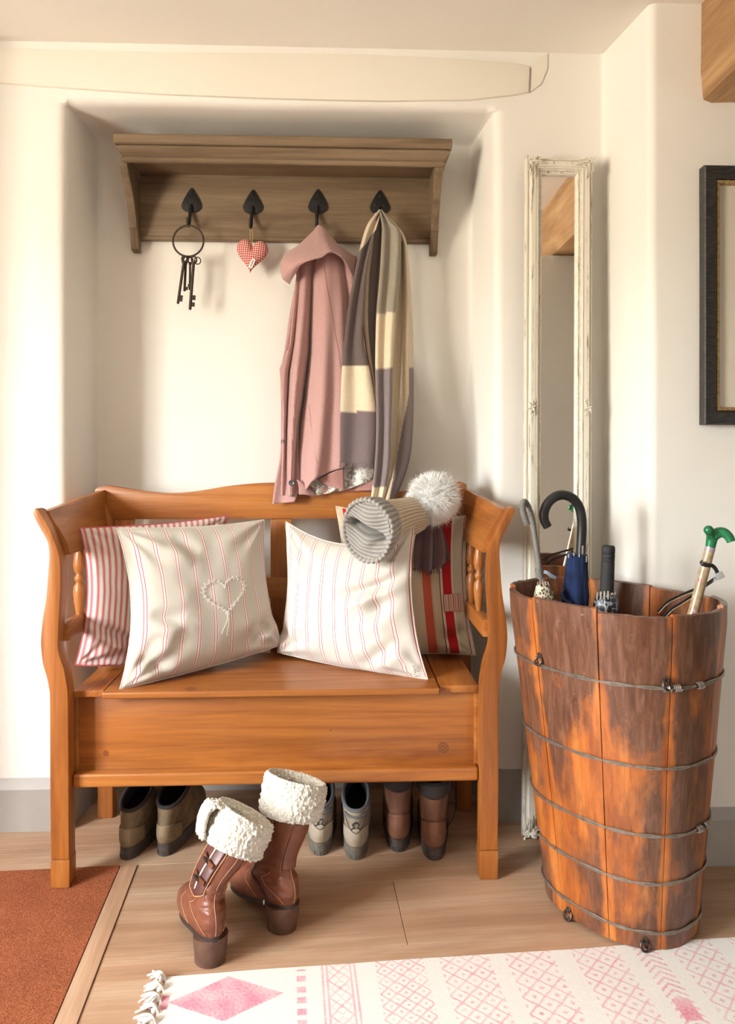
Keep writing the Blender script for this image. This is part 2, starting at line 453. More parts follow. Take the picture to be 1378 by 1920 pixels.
pts = crv([P(x, y, YF) for x, y in o_px], 3)+list(reversed(crv([P(x, y, YF) for x, y in i_px], 3)))+[P(*tip[0], YF)]
PT = .048
for s in (0, 1):
    g = prism(pts, (0, PT, 0), .0035); g = mirx(g) if s else g
    po = part('front_post', g, M_pine[2], bench, angle=50)
    zf = min(p.z for p in pts)-.0005
    a = P(95, 1612, YF); b = P(129.5, 1612, YF)
    g = box((a.x-.001, YF-.001, .004 if not s else 0.0005), (b.x+.0015, YF+PT+.001, zf), .004); g = mirx(g) if s else g
    part('foot', g, M_pine[2], po)
# arms: flared board between front post and back post
for s in (0, 1):
    y0, y1 = YF+PT-.006, 2.31
    rings = []
    for k in range(9):
        t = k/8; y = lerp(y0, y1, t)
        ztop = lerp(.922, .957, t)
        flare = [(-.735+.038*t, ztop), (-.727+.034*t, ztop-.02), (-.708+.02*t, .875), (-.690+.006*t, .843), (-.682, .812)]
        out = [(x-.0, z) for x, z in flare]; w = .021
        ring = [Vector((x, y, z)) for x, z in out]+[Vector((x+w, y, z+.002)) for x, z in reversed(out)]
        rings.append(ring)
    g = loft(rings, True, True, True); g = mirx(g) if s else g
    part('arm_board', g, M_pine[1], bench, angle=30)
    g = box((-.688, y0, .597), (-.664, y1, .642), .004); g = mirx(g) if s else g
    part('arm_rail', g, M_pine[1], bench)
    # turned spindles
    prof = [(.008, 0), (.0085, .012), (.013, .04), (.0155, .065), (.0145, .082), (.008, .093), (.0115, .099), (.0125, .104), (.0115, .109), (.007, .114), (.0125, .124), (.0155, .138), (.0135, .160), (.0095, .178), (.008, .19)]
    for y in (2.075, 2.19):
        g = lathe(prof, (-.6755, y, .633), 18); g = mirx(g) if s else g
        part('spindle', g, M_pine[2], bench, angle=70)
    # back post
    g = prism([Vector((x, 2.29, z)) for x, z in ((-.694, 0.0005), (-.650, 0.0005), (-.650, .87), (-.676, .93), (-.690, .955), (-.708, .950), (-.700, .90), (-.690, .85))], (0, .045, 0), .003); g = mirx(g) if s else g
    part('back_post', g, M_pine[2], bench)
    g = box((-.660, 1.972, .25), (-.644, 2.30, .458), .002); g = mirx(g) if s else g
    part('box_side', g, M_pine[1], bench)
# crest rail
YB2 = 2.308
cr_px = [(177, 919), (183, 914), (192, 911.5), (205, 911), (225, 914), (270, 921), (320, 925), (370, 921), (420, 912.5), (470, 907), (515, 905), (560, 906.5), (610, 912), (660, 919), (710, 922.5), (760, 921), (800, 915), (835, 907), (855, 904), (866, 904), (875, 908)]
topc = crv([P(x, y, YB2) for x, y in cr_px], 3)
bl, br = P(200, 976.5, YB2), P(866, 969, YB2); bl.x, br.x = -.668, .381
zb = (bl.z+br.z)/2; bl.z = br.z = zb
part('crest_rail', prism([Vector((bl.x-.018, YB2, zb))]+topc+[Vector((br.x+.018, YB2, zb))], (0, .024, 0), .003), M_pine[0], bench, angle=50)
def rail(name, x0, y0_, x1, y1_, mat, ya=2.313, th=.02):
    a, b = P(x0, y0_, ya), P(x1, y1_, ya)
    return part(name, box((a.x, ya, b.z), (b.x, ya+th, a.z), .003), mat, bench)
rail('back_stile', 507, 973, 547, 1240, M_pine[2])
rail('back_rail', 196, 1085, 862, 1119, M_pine[0], 2.312, .022)
part('back_stile', box((-.665, 2.3125, .47), (-.595, 2.3325, zb+.01), .003), M_pine[2], bench)
part('back_stile', box((.308, 2.3125, .47), (.378, 2.3325, zb+.01), .003), M_pine[2], bench)
# seat: two fixed ends and the lifting lid
ZS = .476
lx0, lx1 = P(190.5, 1300, 1.935).x, P(825, 1292, 1.935).x
part('seat_end', box((-.652, 1.958, ZS-.018), (lx0-.0022, 2.312, ZS-.0012), .003), M_pine[1], bench)
part('seat_end', box((lx1+.0022, 1.962, ZS-.020), (.365, 2.312, ZS-.0012), .003), M_pine[1], bench)
def kn(x, y, Y, r): p = P(x, y, Y)-Vector((XC, 2.12, 0)); return (p.x, p.y, p.z, r)
M_pfront = wood('pine_front', PINE, 0, rough=.36, coat=.15, knots=False, knot_at=[kn(832, 1402, 1.978, .0165), kn(200, 1413, 1.978, .009), kn(620, 1368, 1.978, .004), kn(500, 1455, 1.978, .004)])
M_plid = wood('pine_lid', PINE, 0, rough=.36, coat=.15, knots=False, knot_at=[kn(358, 1293, 1.955, .016)])
part('lid', box((lx0, 1.935, ZS-.0165), (lx1, 2.308, ZS), .005, 3), M_plid, bench)
part('front_panel', box((-.652, 1.978, .262), (.365, 1.996, ZS-.018), .001), M_pfront, bench)
za = P(133, 1452.5, 1.945).z; zb_ = P(133, 1478, 1.945).z
part('bottom_rail', box((-.650, 1.944, zb_), (.363, 2.002, za), .007, 3), M_pine[0], bench)
part('box_back', box((-.652, 2.285, .25), (.365, 2.30, ZS-.018), .001), M_pine[0], bench)
part('box_bottom', box((-.648, 1.996, .246), (.361, 2.29, .258), .001), M_pine[0], bench)

# ---------------------------------------------------------------- coir mat, rug
def mat_mat():
    t = NT('coir_mat'); v = t.coords()
    n1 = t.noise(v, 420, 3, .7); n2 = t.noise(v, 9, 4)
    c = t.ramp(n1, [(.32, (.16, .042, .018)), (.5, (.38, .115, .050)), (.7, (.60, .24, .12))])
    c = t.mix(.6, c, t.ramp(n2, [(.3, .72), (.7, 1.1)]), 'MULTIPLY')
    t.set('Base Color', c); t.set('Roughness', .95); t.set('Specular IOR Level', .1); t.bump(n1, .9, .004); return t.m
M_mat = mat_mat()
def mz(u, v): return Vector((lerp(-1.6, UM-.001, u), lerp(.4, VM-.001, v), .0035))
mg = box((-1.6, .4, .0003), (UM-.001, VM-.001, .0035), .001, 1).xf(RF)
part('doormat', mg, M_mat, None, 'rust red coir doormat let into the floor under the bench\'s left leg', cat='doormat', loc=(-.9, 1.2, 0.0003), smooth=False)

# woven rug with printed pink pattern, painted per vertex on a fine weave grid
RP0, RP1 = PZ(313, 1829, .005), PZ(1378, 1757, .005)
rax = (RP1-RP0).normalized(); ray = Vector((rax.y, -rax.x, 0))       # along the rug, towards the camera
RW, RL = .75, 2.3
WHT = (.80, .775, .73); PNK = (.72, .20, .30)
def rug_pat(a, b):
    """a along (0 at the tasselled end), b from the far edge; metres -> ink 0..1"""
    w = .0022
    def line(d): return 1.0 if abs(d) < w else 0.0
    def lattice(x, y, s):
        p, q = (x+y)/s, (x-y)/s
        fp, fq = p-math.floor(p), q-math.floor(q)
        r = 0.0
        if min(fp, 1-fp)*s*.7 < w*.8 or min(fq, 1-fq)*s*.7 < w*.8: r = .75
        dx, dy = abs(fp-.5), abs(fq-.5)
        if max(dx, dy) < .13: r = max(r, .8 if (nz(x*220, y*220) > -.1) else .25)
        elif dx+dy > .80 and dx+dy < .95: r = max(r, .35)
        return r
    wear = .5+.5*nz(a*26, b*26)+.45*nz(a*210, b*210)
    ink = 0
    if .016 < a < .24:
        c, h = .125, .062
        d = abs(a-c)/.112+abs(b-.078)/h
        if d < 1: ink = 1.0
        d2 = abs(a-c)/.112+abs(b-.078-.14)/h
        if d2 < 1: ink = 1.0
        d3 = abs(a-c)/.112+abs(b-.078-.28)/h
        if d3 < 1: ink = 1.0
    if .0 < a < .016 and (abs((b % .14)-.078) < .02): ink = 1
    if .262 < a < .280 and (b % .031) < .017 and b > .01: ink = .9
    for x0 in (.315, .324, .372, .381):
        if abs(a-x0) < .0022: ink = .75
    if .326 < a < .370:
        x, y = a-.348, (b % .05)-.025
        for s_ in (1, -1):
            if abs(x-s_*y*.88) < .0022: ink = max(ink, .75)
        dd = abs(x)/.021+abs(y)/.024
        if .90 < dd < 1.0: ink = max(ink, .75)
        if abs(x)+abs(y) < .005: ink = .9
    for x0, x1, s in ((.425, .525, .034), (.56, .665, .040), (.70, .80, .046), (.845, .945, .044), (1.06, 1.16, .046), (1.2, 1.3, .044), (1.5, 1.6, .044)):
        if x0 < a < x1: ink = max(ink, lattice(a-x0, b, s))
    if .975 < a < 1.03:
        x = abs(a-1.0025)
        if ((b-x*.8) % .018) < .006 and x < .024: ink = max(ink, .8)
    if .985 < a < 1.02 and b > .17 and abs(b % .3-.2) < .03: ink = 1
    return ink*max(.15, min(1, .35+wear*.75))
NU, NV = 620, 130
def rug_pos(u, v):
    a, b = u*1.42, v*.32
    e = .004*nz(a*5, 1.7)+(.006*nz(b*14, 8) if u < .02 else 0)
    curl = .0015*nz(a*3, b*4, 2)
    if v == 0: z = .0016
    else: z = .0055+curl
    return RP0+rax*(a-(.010*v if u == 0 else 0))+ray*(b+e*(1-v))+Vector((0, 0, z-RP0.z))
def rug_col(u, v):
    k = rug_pat(u*1.42, v*.32); wv = .97+.05*nz(u*900, v*300)
    return tuple(lerp(a, b, k)*wv for a, b in zip(WHT, PNK))
rug = empty('woven_rug', tuple(RP0+rax*.7+ray*.3-Vector((0, 0, RP0.z))), 'cream cotton rug printed with faded pink diamonds and lattices, tasselled at its left end', 'rug')
def fabric_attr(name, rough=.9, bump=.3, bs=600, sheen=.2):
    t = NT(name); v = t.coords()
    n = t.noise(v, bs, 3, .6)
    t.set('Base Color', t.mix(.35, t.attr(), t.ramp(n, [(.3, .78), (.7, 1.1)]), 'MULTIPLY'))
    t.set('Roughness', rough); t.set('Specular IOR Level', .15); t.set('Sheen Weight', sheen); t.bump(n, bump, .002); return t.m
M_rug = fabric_attr('rug_cotton', bs=380, bump=.5)
gr = grid(rug_pos, NU, NV, rug_col)
part('rug_weave', gr, M_rug, rug)
gr2 = grid(lambda u, v: RP0+rax*(u*2.2)+ray*(.32+v*.45)+Vector((0, 0, .0055-RP0.z)), 40, 10, lambda u, v: WHT)
part('rug_weave', gr2, M_rug, rug)
M_tassel = plain('rug_tassel', (.80, .74, .68), .9, var=.2, scale=60)
for k in range(11):
    b = .012+k*.030
    base = RP0+ray*b+Vector((0, 0, .004-RP0.z)); g = G()
    for q in range(5):
        sp = random.uniform(-.014, .014); L = random.uniform(.030, .045); lift = random.uniform(.004, .016)
        pp = [base+ray*random.uniform(-.004, .004), base-rax*.010+ray*sp*.3+Vector((0, 0, lift)), base-rax*L*.6+ray*sp+Vector((0, 0, lift*.7)), base-rax*L+ray*(sp*1.8+random.uniform(-.01, .01))+Vector((0, 0, 0.001))]
        g.merge(tube(crv(pp, 4), [.0026]*9+[.0021]*4, 5))
    g.merge(ball(base-rax*.008+Vector((0, 0, .004)), .0065, 8, 6))
    part('tassel', g, M_tassel, rug)

# ---------------------------------------------------------------- sheets laid out on control nets
def cr1(p, t):
    n = len(p)-1; x = min(max(t, 0), 1)*n; i = min(int(x), n-1); f = x-i
    a, b, c, d = p[max(i-1, 0)], p[i], p[i+1], p[min(i+2, n)]
    return .5*((2*b)+(c-a)*f+(2*a-5*b+4*c-d)*f*f+(3*b-a-3*c+d)*f**3)
def patch(net, nu, nv, col=None, disp=None):
    """net[i][j] = (px,py,Y); u runs over rows i, v across j"""
    W = [[P(*q) for q in row] for row in net]
    def fn(u, v):
        p = cr1([cr1(r, v) for r in W], u)
        if disp: p = p+Vector(disp(u, v))
        return p
    return grid(fn, nu, nv, col)
def band(rows, nu, nv, fold=None, col=None, push=0.0):
    """rows (yl, xl, yr, xr, Y): a strip of cloth hanging down; fold(u,v) moves it towards the room"""
    R_ = [Vector((r[0], r[1], r[2])) for r in rows]; S_ = [Vector((r[3], r[4], 0)) for r in rows]
    def fn(u, v):
        a, b = cr1(R_, u), cr1(S_, u)
        yy = lerp(a.x, a.z, v)
        p = P(lerp(a.y, b.x, v), yy, b.y-(fold(u, v) if fold else 0)-push*sstep(560, 860, yy))
        return p
    return grid(fn, nu, nv, col)

# ---------------------------------------------------------------- coat shelf with four hooks
SXL, SXR, SYF = P(212, 256, 2.28).x, P(848, 268, 2.28).x, 2.279
shelf = empty('coat_shelf', ((SXL+SXR)/2, YN, 1.74), 'weathered grey brown wooden wall shelf with cornice, curved brackets and four hooks', 'shelf')
prof = [(0.003, 2.0), (0, 1.996), (0, 1.974), (.004, 1.971), (.013, 1.970), (.013, 1.966), (.006, 1.9645), (.006, 1.961), (.011, 1.955), (.019, 1.946), (.026, 1.940), (.026, 1.936), (.0195, 1.935), (.0195, 1.930), (.024, 1.9255), (.031, 1.924), (.036, 1.926), (.036, 1.9975)]
cor = []
for k in range(4):
    cor.append([Vector(((SXL+d) if k < 2 else (SXR-d), YN-.004 if k in (0, 3) else SYF+d, z)) for d, z in prof])
part('cornice', loft(cor, True, True, True), M_shelf[0], shelf, angle=20)
part('shelf_top', box((SXL+.034, SYF+.03, 1.946), (SXR-.034, YN-.004, 1.9985), .001), M_shelf[0], shelf)
bbx0, bbx1 = P(262, 440, 2.46).x, P(806, 440, 2.46).x
zb0 = P(500, 452, 2.455).z
part('back_board', box((bbx0, 2.459, zb0), (bbx1, YN-.004, 1.946), .002), M_shelf[0], shelf)
part('bead', box((bbx0, 2.453, zb0+.002), (bbx1, 2.460, zb0+.013), .003, 3), M_shelf[0], shelf)
bp = [(2.308, 1.926), (2.309, 1.914), (2.322, 1.905), (2.320, 1.899), (2.338, 1.885), (2.362, 1.862), (2.386, 1.833), (2.403, 1.803), (2.413, 1.777), (2.414, 1.764), (2.424, 1.758), (2.428, 1.748), (2.440, 1.705), (2.448, 1.700), (YN-.004, 1.700), (YN-.004, 1.946), (2.32, 1.946)]
for x in (bbx0-.022, bbx1-.0015):
    part('bracket', prism([Vector((x, y, z)) for y, z in bp], (.0235, 0, 0), .002), M_shelf[2], shelf)
M_iron = plain('black_iron', (.016, .015, .015), .55, .4, var=.3, scale=60, bump=.25, bs=140)
sp = [(0, 0), (.006, -.006), (.014, -.018), (.023, -.034), (.0295, -.048), (.0315, -.057), (.029, -.066), (.022, -.073), (.012, -.0765), (0, -.078)]
hookpts = []
M_screw = plain('screw_head', (.09, .08, .07), .35, .8)
for i, (hx, hy) in enumerate(((359, 352), (474, 355), (596, 354), (712, 356))):
    c = P(hx, hy, 2.455)
    ol = [Vector((c.x+x, 2.4585, c.z+z)) for x, z in sp]+[Vector((c.x-x, 2.4585, c.z+z)) for x, z in reversed(sp[1:-1])]
    hk = part('hook', prism(ol, (0, -.0045, 0), .0016), M_iron, shelf)
    arm = [(2.452, -.055), (2.449, -.075), (2.441, -.102), (2.430, -.124), (2.418, -.131), (2.408, -.124), (2.403, -.109)]
    ap = crv([Vector((c.x-.003, y, c.z+z)) for y, z in arm], 4)
    part('hook_arm', tube(ap, [lerp(.0062, .0036, k/(len(ap)-1)) for k in range(len(ap))], 8), M_iron, hk)
    for x, z in ((0, -.020), (-.013, -.05), (.013, -.05)): part('screw_head', ball((c.x+x, 2.4535, c.z+z), .0024, 8, 5), M_screw, hk)
    hookpts.append(Vector((c.x-.003, 2.417, c.z-.131)))

# ---------------------------------------------------------------- ring of old keys
M_key = plain('rusty_iron_key', (.055, .040, .030), .6, .5, var=.4, scale=120, bump=.3, bs=200)
YK = 2.408
rc = P(353, 452, YK); hp = hookpts[0]
keys = empty('key_ring', tuple(rc), 'bunch of old iron keys hanging from the leftmost hook on a big ring', 'keys')
part('ring', torus(rc, .0475, .0030, (.06, 1, 0), 40), M_key, keys)
def px(x, y): return P(300+x/6.264, 330+y/6.264, YK)
ks = [((285, 1010), (215, 1500), [(.80, .95, .012)], .0042, -.006), ((300, 1010), (285, 1345), [(.86, .97, .010)], .0038, .004), ((347, 1010), (342, 1325), [(.80, .92, -.006)], .0034, .010), ((402, 1020), (360, 1572), [(.70, .80, .014), (.85, .94, .013)], .0046, -.010)]
for a, b, bits, r, dy in ks:
    A, B = px(*a), px(*b); A.y += dy; B.y += dy; d = (B-A); n = Vector((d.z, 0, -d.x)).normalized()*-1
    if n.x < 0: n = -n
    bow = A-d.normalized()*.0085
    g = torus(bow, .0085, .0025, (.35, 1, .1), 18, 6)
    g.merge(lathe([(r*1.3, 0), (r*1.4, .004), (r, .007), (r, d.length), (r*.7, d.length+.0015)], (0, 0, 0), 10, Matrix.Translation(A) @ d.to_track_quat('Z', 'Y').to_matrix().to_4x4()))
    k = part('key', g, M_key, keys)
    for t0, t1, w in bits:
        p0, p1 = A.lerp(B, t0), A.lerp(B, t1); h = Vector((0, .0018, 0))
        part('key_bit', hexa([p0-h, p1-h, p1-h+n*w, p0-h+n*w], [p0+h, p1+h, p1+h+n*w, p0+h+n*w], .0004), M_key, k)
for (x, y), R_, ax in (((268, 1000), .0068, (1, .7, .2)), ((400, 985), .0098, (.4, 1, .3)), ((440, 995), .0105, (-.5, .8, .2))):
    part('split_ring', torus(px(x, y), R_, .0017, ax, 20, 6), M_key, keys)

# ---------------------------------------------------------------- gingham heart
def gingham():
    t = NT('red_gingham'); v = t.sep(t.tc.outputs['UV']); f = 15.0
    def st(s): return t.math('GREATER_THAN', t.math('FRACT', t.math('MULTIPLY', s, f)), .5)
    s = t.math('MULTIPLY', t.math('ADD', st(v[0]), st(v[1])), .5)
    t.set('Base Color', t.ramp(s, [(0, (.80, .68, .60)), (.4, (.58, .20, .18)), (.9, (.42, .030, .035))], True)); t.set('Roughness', .9); t.set('Specular IOR Level', .1)
    t.bump(t.noise(t.coords(), 500, 3), .3, .001); return t.m
YH = 2.424
hc = P(472, 481, YH)
heart = empty('hanging_heart', tuple(hc), 'small stuffed red gingham heart hanging on string from the second hook', 'ornament')
def heart_pt(a):
    x = 16*math.sin(a)**3; z = 13*math.cos(a)-5*math.cos(2*a)-2*math.cos(3*a)-math.cos(4*a)
    return x/16*.049, (z+2.5)/15*.054
NS, NRr = 64, 12
g = G(); V = []; UVs = []; F = []
ct, st_ = math.cos(-.10), math.sin(-.10)
for side in (-1, 1):
    o = len(V)
    for i in range(NRr+1):
        q = i/NRr
        for k in range(NS):
            x, z = heart_pt(2*PI*k/NS); x *= q; z = z*q+(1-q)*.006
            h = .021*math.sqrt(max(0, 1-q**2.6))
            h *= 1-.5*math.exp(-((x/.010)**2))*sstep(.0, .03, z)
            xx, zz = x*ct-z*st_, x*st_+z*ct
            V.append(hc+Vector((xx, side*h, zz))); UVs.append((x/.10+.5, z/.10+.5))
    for i in range(NRr):
        for k in range(NS):
            a = o+i*NS+k; b = o+i*NS+(k+1) % NS; F.append((a, b, b+NS, a+NS) if side > 0 else (a, a+NS, b+NS, b))
g.add(V, F, UVs)
part('stuffed_body', g, gingham(), heart, weld=False, angle=80)
M_string = plain('jute_string', (.46, .33, .15), .9)
g = G()
for dx in (-.003, .003):
    g.merge(tube(crv([hookpts[1]+Vector((dx*.7, .004, .0)), hc+Vector((dx*1.4, -.004, .062)), hc+Vector((dx*.3, -.006, .028))], 4), .0011, 6))
part('string', g, M_string, heart)
tp = P(472.5, 494, YH-.0235); M_tag = plain('white_tag', (.85, .84, .80), .8, var=.02)
d1 = Vector((.42, 0, .9)).normalized(); d2 = Vector((.9, 0, -.42)).normalized()
def quadbox(c, a, b, h): return hexa([c-a-b, c+a-b, c+a+b, c-a+b], [p+Vector((0, -h, 0)) for p in (c-a-b, c+a-b, c+a+b, c-a+b)], .0002)
tg = part('tag', quadbox(tp, d1*.015, d2*.006, .0015), M_tag, heart, 'small white sewn-on label')
part('tag_print', quadbox(tp+Vector((0, -.0016, 0)), d1*.011, d2*.0014, .0002), plain('tag_ink', (.18, .17, .16), .8), tg)

# ---------------------------------------------------------------- pink wool coat
def cloth(name, col, bs=260, bump=.35, sheen=.35, var=.12):
    t = NT(name); v = t.coords(); n = t.noise(v, bs, 4, .65); n2 = t.noise(v, 14, 3)
    c = t.ramp(n, [(.3, tuple(x*(1-var) for x in col)), (.7, tuple(min(1, x*(1+var)) for x in col))])
    t.set('Base Color', c); t.set('Roughness', .95); t.set('Specular IOR Level', .1); t.set('Sheen Weight', sheen); t.set('Sheen Roughness', .5)
    t.bump(n, bump, .002); return t.m
M_coat = cloth('dusty_pink_wool', (.475, .283, .265))
M_coatin = cloth('dusty_pink_wool_facing', (.42, .215, .195))
coat = empty('wool_coat', tuple(P(600, 460, 2.41)), 'dusty pink wool coat hanging by its collar from the third hook', 'coat')
L = [(470, 572), (500, 558), (537, 553), (590, 549), (648, 543), (692, 524), (730, 527), (768, 531), (850, 530), (935, 527)]
Rr = [(470, 648), (500, 658), (550, 668), (600, 677), (650, 685), (700, 690), (800, 697), (935, 697)]
hem = [(527, 928), (545, 931), (560, 930), (574, 918), (584, 903), (600, 892), (625, 882), (650, 874), (697, 866)]
val = [[(470, 590), (493, 586), (662, 580), (744, 570), (794, 562), (855, 557), (935, 556)], [(470, 566), (540, 562), (640, 552), (700, 542), (800, 538), (935, 536)], [(470, 640), (560, 652), (662, 657), (800, 664), (935, 668)]]
rdg = [[(470, 612), (600, 612), (744, 606), (850, 596), (935, 585)], [(470, 574), (600, 566), (744, 552), (850, 546), (935, 545)], [(470, 634), (650, 640), (800, 640), (935, 640)]]
def coat_front(v, u):
    yh0 = interp(hem, lerp(527, 697, u)); y = lerp(468, yh0, v)
    x = lerp(interp(L, y), interp(Rr, y), u)
    am = lerp(.35, 1, sstep(480, 760, y)); d = 0
    for vl, w, a in zip(val, (5.5, 4.5, 7), (.062, .036, .040)): d -= a*am*math.exp(-((x-interp(vl, y))/w)**2)
    for rl, w, a in zip(rdg, (15, 8, 14), (.034, .026, .018)): d += a*am*math.exp(-((x-interp(rl, y))/w)**2)
    d += .004*nz(x*.03, y*.012, 5)-.045*(u-.45)**2
    Y = 2.385-lerp(0, .03, v)-.085*sstep(560, 880, y)-d
    return P(x, y, Y)
g = grid(coat_front, 90, 80)
cbody = part('coat_body', g, M_coat, coat, solid=.005)
# left flap and the back of the coat behind
part('front_flap', band([(545, 552, 545, 562, 2.42), (600, 542, 600, 560, 2.42), (650, 535, 655, 556, 2.40), (700, 526, 705, 556, 2.385), (770, 527, 775, 560, 2.345), (850, 526, 855, 560, 2.305), (905, 516, 905, 562, 2.285), (945, 511, 941, 553, 2.278)], 50, 12, lambda u, v: .008*math.sin(v*5+u*3)), M_coat, coat, solid=.004)
part('back_panel', band([(480, 575, 480, 668, 2.445), (600, 556, 600, 700, 2.445), (800, 556, 800, 715, 2.36), (900, 560, 898, 715, 2.297), (926, 566, 918, 718, 2.292)], 40, 30, lambda u, v: .008*math.sin(v*9)*u), M_coatin, coat, solid=.004)
def floral():
    t = NT('floral_lining'); v = t.coords()
    a = t.voro(v, 95); b = t.noise(v, 70, 4, .6, 1.2)
    c = t.ramp(a, [(.22, (.34, .30, .30)), (.42, (.62, .58, .52)), (.6, (.72, .69, .62))])
    t.set('Base Color', t.mix(.8, c, t.ramp(b, [(.38, .30), (.52, 1.0)]), 'MULTIPLY')); t.set('Roughness', .6); return t.m
part('lining', band([(868, 583, 862, 700, 2.29), (895, 572, 885, 700, 2.285), (912, 584, 905, 690, 2.283), (930, 588, 918, 650, 2.283)], 16, 24, lambda u, v: .006*math.sin(v*16)), floral(), coat, 'floral lining')
part('hem_fold', patch([[(556, 899, 2.255), (566, 905, 2.258), (590, 926, 2.274)], [(560, 912, 2.255), (574, 920, 2.258), (590, 930, 2.274)], [(560, 927, 2.255), (575, 928, 2.258), (586, 931, 2.274)]], 8, 8), M_coat, coat, solid=.004)
part('hem_fold', patch([[(597, 899, 2.274), (622, 886, 2.262), (645, 878, 2.265)], [(602, 905, 2.274), (625, 900, 2.264), (645, 896, 2.268)], [(642, 919, 2.266), (643, 919, 2.267), (644, 919, 2.268)]], 8, 8), M_coatin, coat, solid=.004)
# collar turned over the hook
net = [[(527, 500, 2.395), (535, 478, 2.385), (562, 459, 2.385), (588, 434, 2.398), (598, 423, 2.408), (612, 434, 2.400), (638, 464, 2.39), (666, 482, 2.41)],
       [(527, 505, 2.37), (533, 487, 2.345), (562, 470, 2.345), (588, 455, 2.355), (600, 448, 2.36), (614, 452, 2.36), (638, 472, 2.365), (664, 492, 2.40)],
       [(531, 522, 2.37), (546, 505, 2.315), (566, 487, 2.30), (586, 482, 2.300), (602, 478, 2.305), (620, 471, 2.315), (642, 482, 2.345), (662, 505, 2.395)],
       [(543, 532, 2.40), (551, 516, 2.345), (563, 498, 2.31), (582, 487, 2.293), (600, 482, 2.298), (622, 469, 2.31), (644, 486, 2.345), (661, 520, 2.40)]]
part('collar', patch(net, 24, 64), M_coat, coat, solid=.006)
part('collar', patch([[(553, 486, 2.40), (580, 480, 2.40), (610, 476, 2.40), (650, 480, 2.41)], [(556, 520, 2.40), (580, 505, 2.405), (612, 496, 2.405), (660, 520, 2.42)], [(560, 560, 2.42), (590, 540, 2.42), (620, 540, 2.42), (668, 590, 2.43)]], 14, 20), M_coatin, coat, solid=.004)
M_btn = plain('dark_shell_button', (.10, .09, .10), .25, .2, var=.5, scale=160)
def nearest_front(x, y, off):
    best = min(cbody_pts, key=lambda q: (q[0]-x)**2+(q[1]-y)**2); p = best[2].copy(); p.y -= off; return p
def topx(p):
    dx, dy = p.x, p.y; f = dx*ST+dy*CT; r = dx*CT-dy*ST
    return CXP+FPX*r/f, HZ-FPX*(p.z-CH)/f
cbody_pts = [(*topx(p), p) for p in g.v]
part('button', lathe([(.0005, -.003), (.0085, -.003), (.009, 0), (.007, .0025), (.004, .0012), (.0005, .0012)], (0, 0, 0), 18, Matrix.Translation(nearest_front(547, 903, .005)) @ Matrix.Rotation(PI/2, 4, 'X')), M_btn, coat, 'dark shell button')
part('button', lathe([(.0005, -.003), (.0085, -.003), (.009, 0), (.007, .0025), (.0005, .0015)], (0, 0, 0), 16, Matrix.Translation(P(530, 828, 2.30)) @ Matrix.Rotation(PI/2, 4, 'X') @ Matrix.Rotation(-1.1, 4, 'Y')), M_btn, coat, 'dark shell button')
def seam(pts, off=.0032, r=.0007):
    return tube([nearest_front(x, y, off) for x, y in pts], r, 5)
M_seam = plain('coat_seam', (.30, .135, .12), .95)
g2 = G(); g2.merge(seam([(lerp(608, 636, t)+4*t*t, lerp(500, 690, t)) for t in [k/14 for k in range(15)]]))
g2.merge(seam([(lerp(576, 594, t), lerp(735, 870, t)) for t in [k/12 for k in range(13)]]))
part('seam', g2, M_seam, coat)

# ---------------------------------------------------------------- striped scarf over the fourth hook
CRM, TAU, GRY, PUR = (.68, .565, .41), (.125, .092, .085), (.30, .262, .205), (.22, .17, .18)
def wv(c, u, v):
    k = 1+.10*nz(u*160, v*40)+.06*nz(u*30, v*90); return tuple(x*k for x in c)
def bandcol(stops):
    def f(u, v):
        uu = u+.006*nz(v*25, 4)
        for a, c in stops:
            if uu < a: return wv(c, u, v)
        return wv(stops[-1][1], u, v)
    return f
scarf = empty('striped_scarf', tuple(hookpts[3]), 'long cream, grey and plum striped scarf draped over the rightmost hook', 'scarf')
M_scarf = fabric_attr('scarf_weave', bs=300, bump=.5, sheen=.4)
ys0, ys1 = 396, 870
def un(y, a, b): return (y-a)/(b-a)
s1 = band([(394, 711, 393, 716, 2.395), (420, 690, 420, 708, 2.365), (455, 678, 455, 698, 2.35), (500, 668, 500, 688, 2.335), (560, 656, 560, 683, 2.325), (640, 646, 640, 681, 2.315), (700, 641, 700, 694, 2.31), (780, 638, 785, 706, 2.305), (868, 637, 872, 704, 2.30)], 150, 36,
          lambda u, v: .012*math.sin(v*7+u*2)+.012*math.sin(v*3.14), None, .07)
s1.c = [wv(CRM if topx(p)[1] < 452+(.5-uv[1])*40 or 686 < topx(p)[1] < 772+8*uv[1] else TAU, *uv) if topx(p)[1] < 772 else wv(PUR if False else (.165, .125, .128), *uv) for p, uv in zip(s1.v, s1.uv)]
s2 = band([(400, 703, 398, 718, 2.385), (450, 694, 450, 719, 2.362), (520, 684, 520, 716, 2.348), (600, 682, 600, 712, 2.338), (660, 689, 660, 710, 2.335), (720, 700, 720, 712, 2.335), (800, 703, 800, 716, 2.335)], 90, 14, lambda u, v: .010*math.sin(v*6), None, .06)
s2.c = [wv(CRM if uv[1] < .28 else TAU, *uv) for uv in s2.uv]
s3 = band([(393, 711, 394, 716, 2.39), (420, 716, 418, 736, 2.355), (445, 716, 440, 751, 2.34), (520, 712, 520, 748, 2.325), (590, 706, 592, 741, 2.315), (690, 704, 687, 736, 2.305), (800, 706, 800, 733, 2.30), (880, 702, 878, 730, 2.295), (950, 694, 950, 716, 2.285)], 160, 24,
          lambda u, v: .010*math.sin(v*8+1)+.006*math.sin(v*3.14), None, .07)
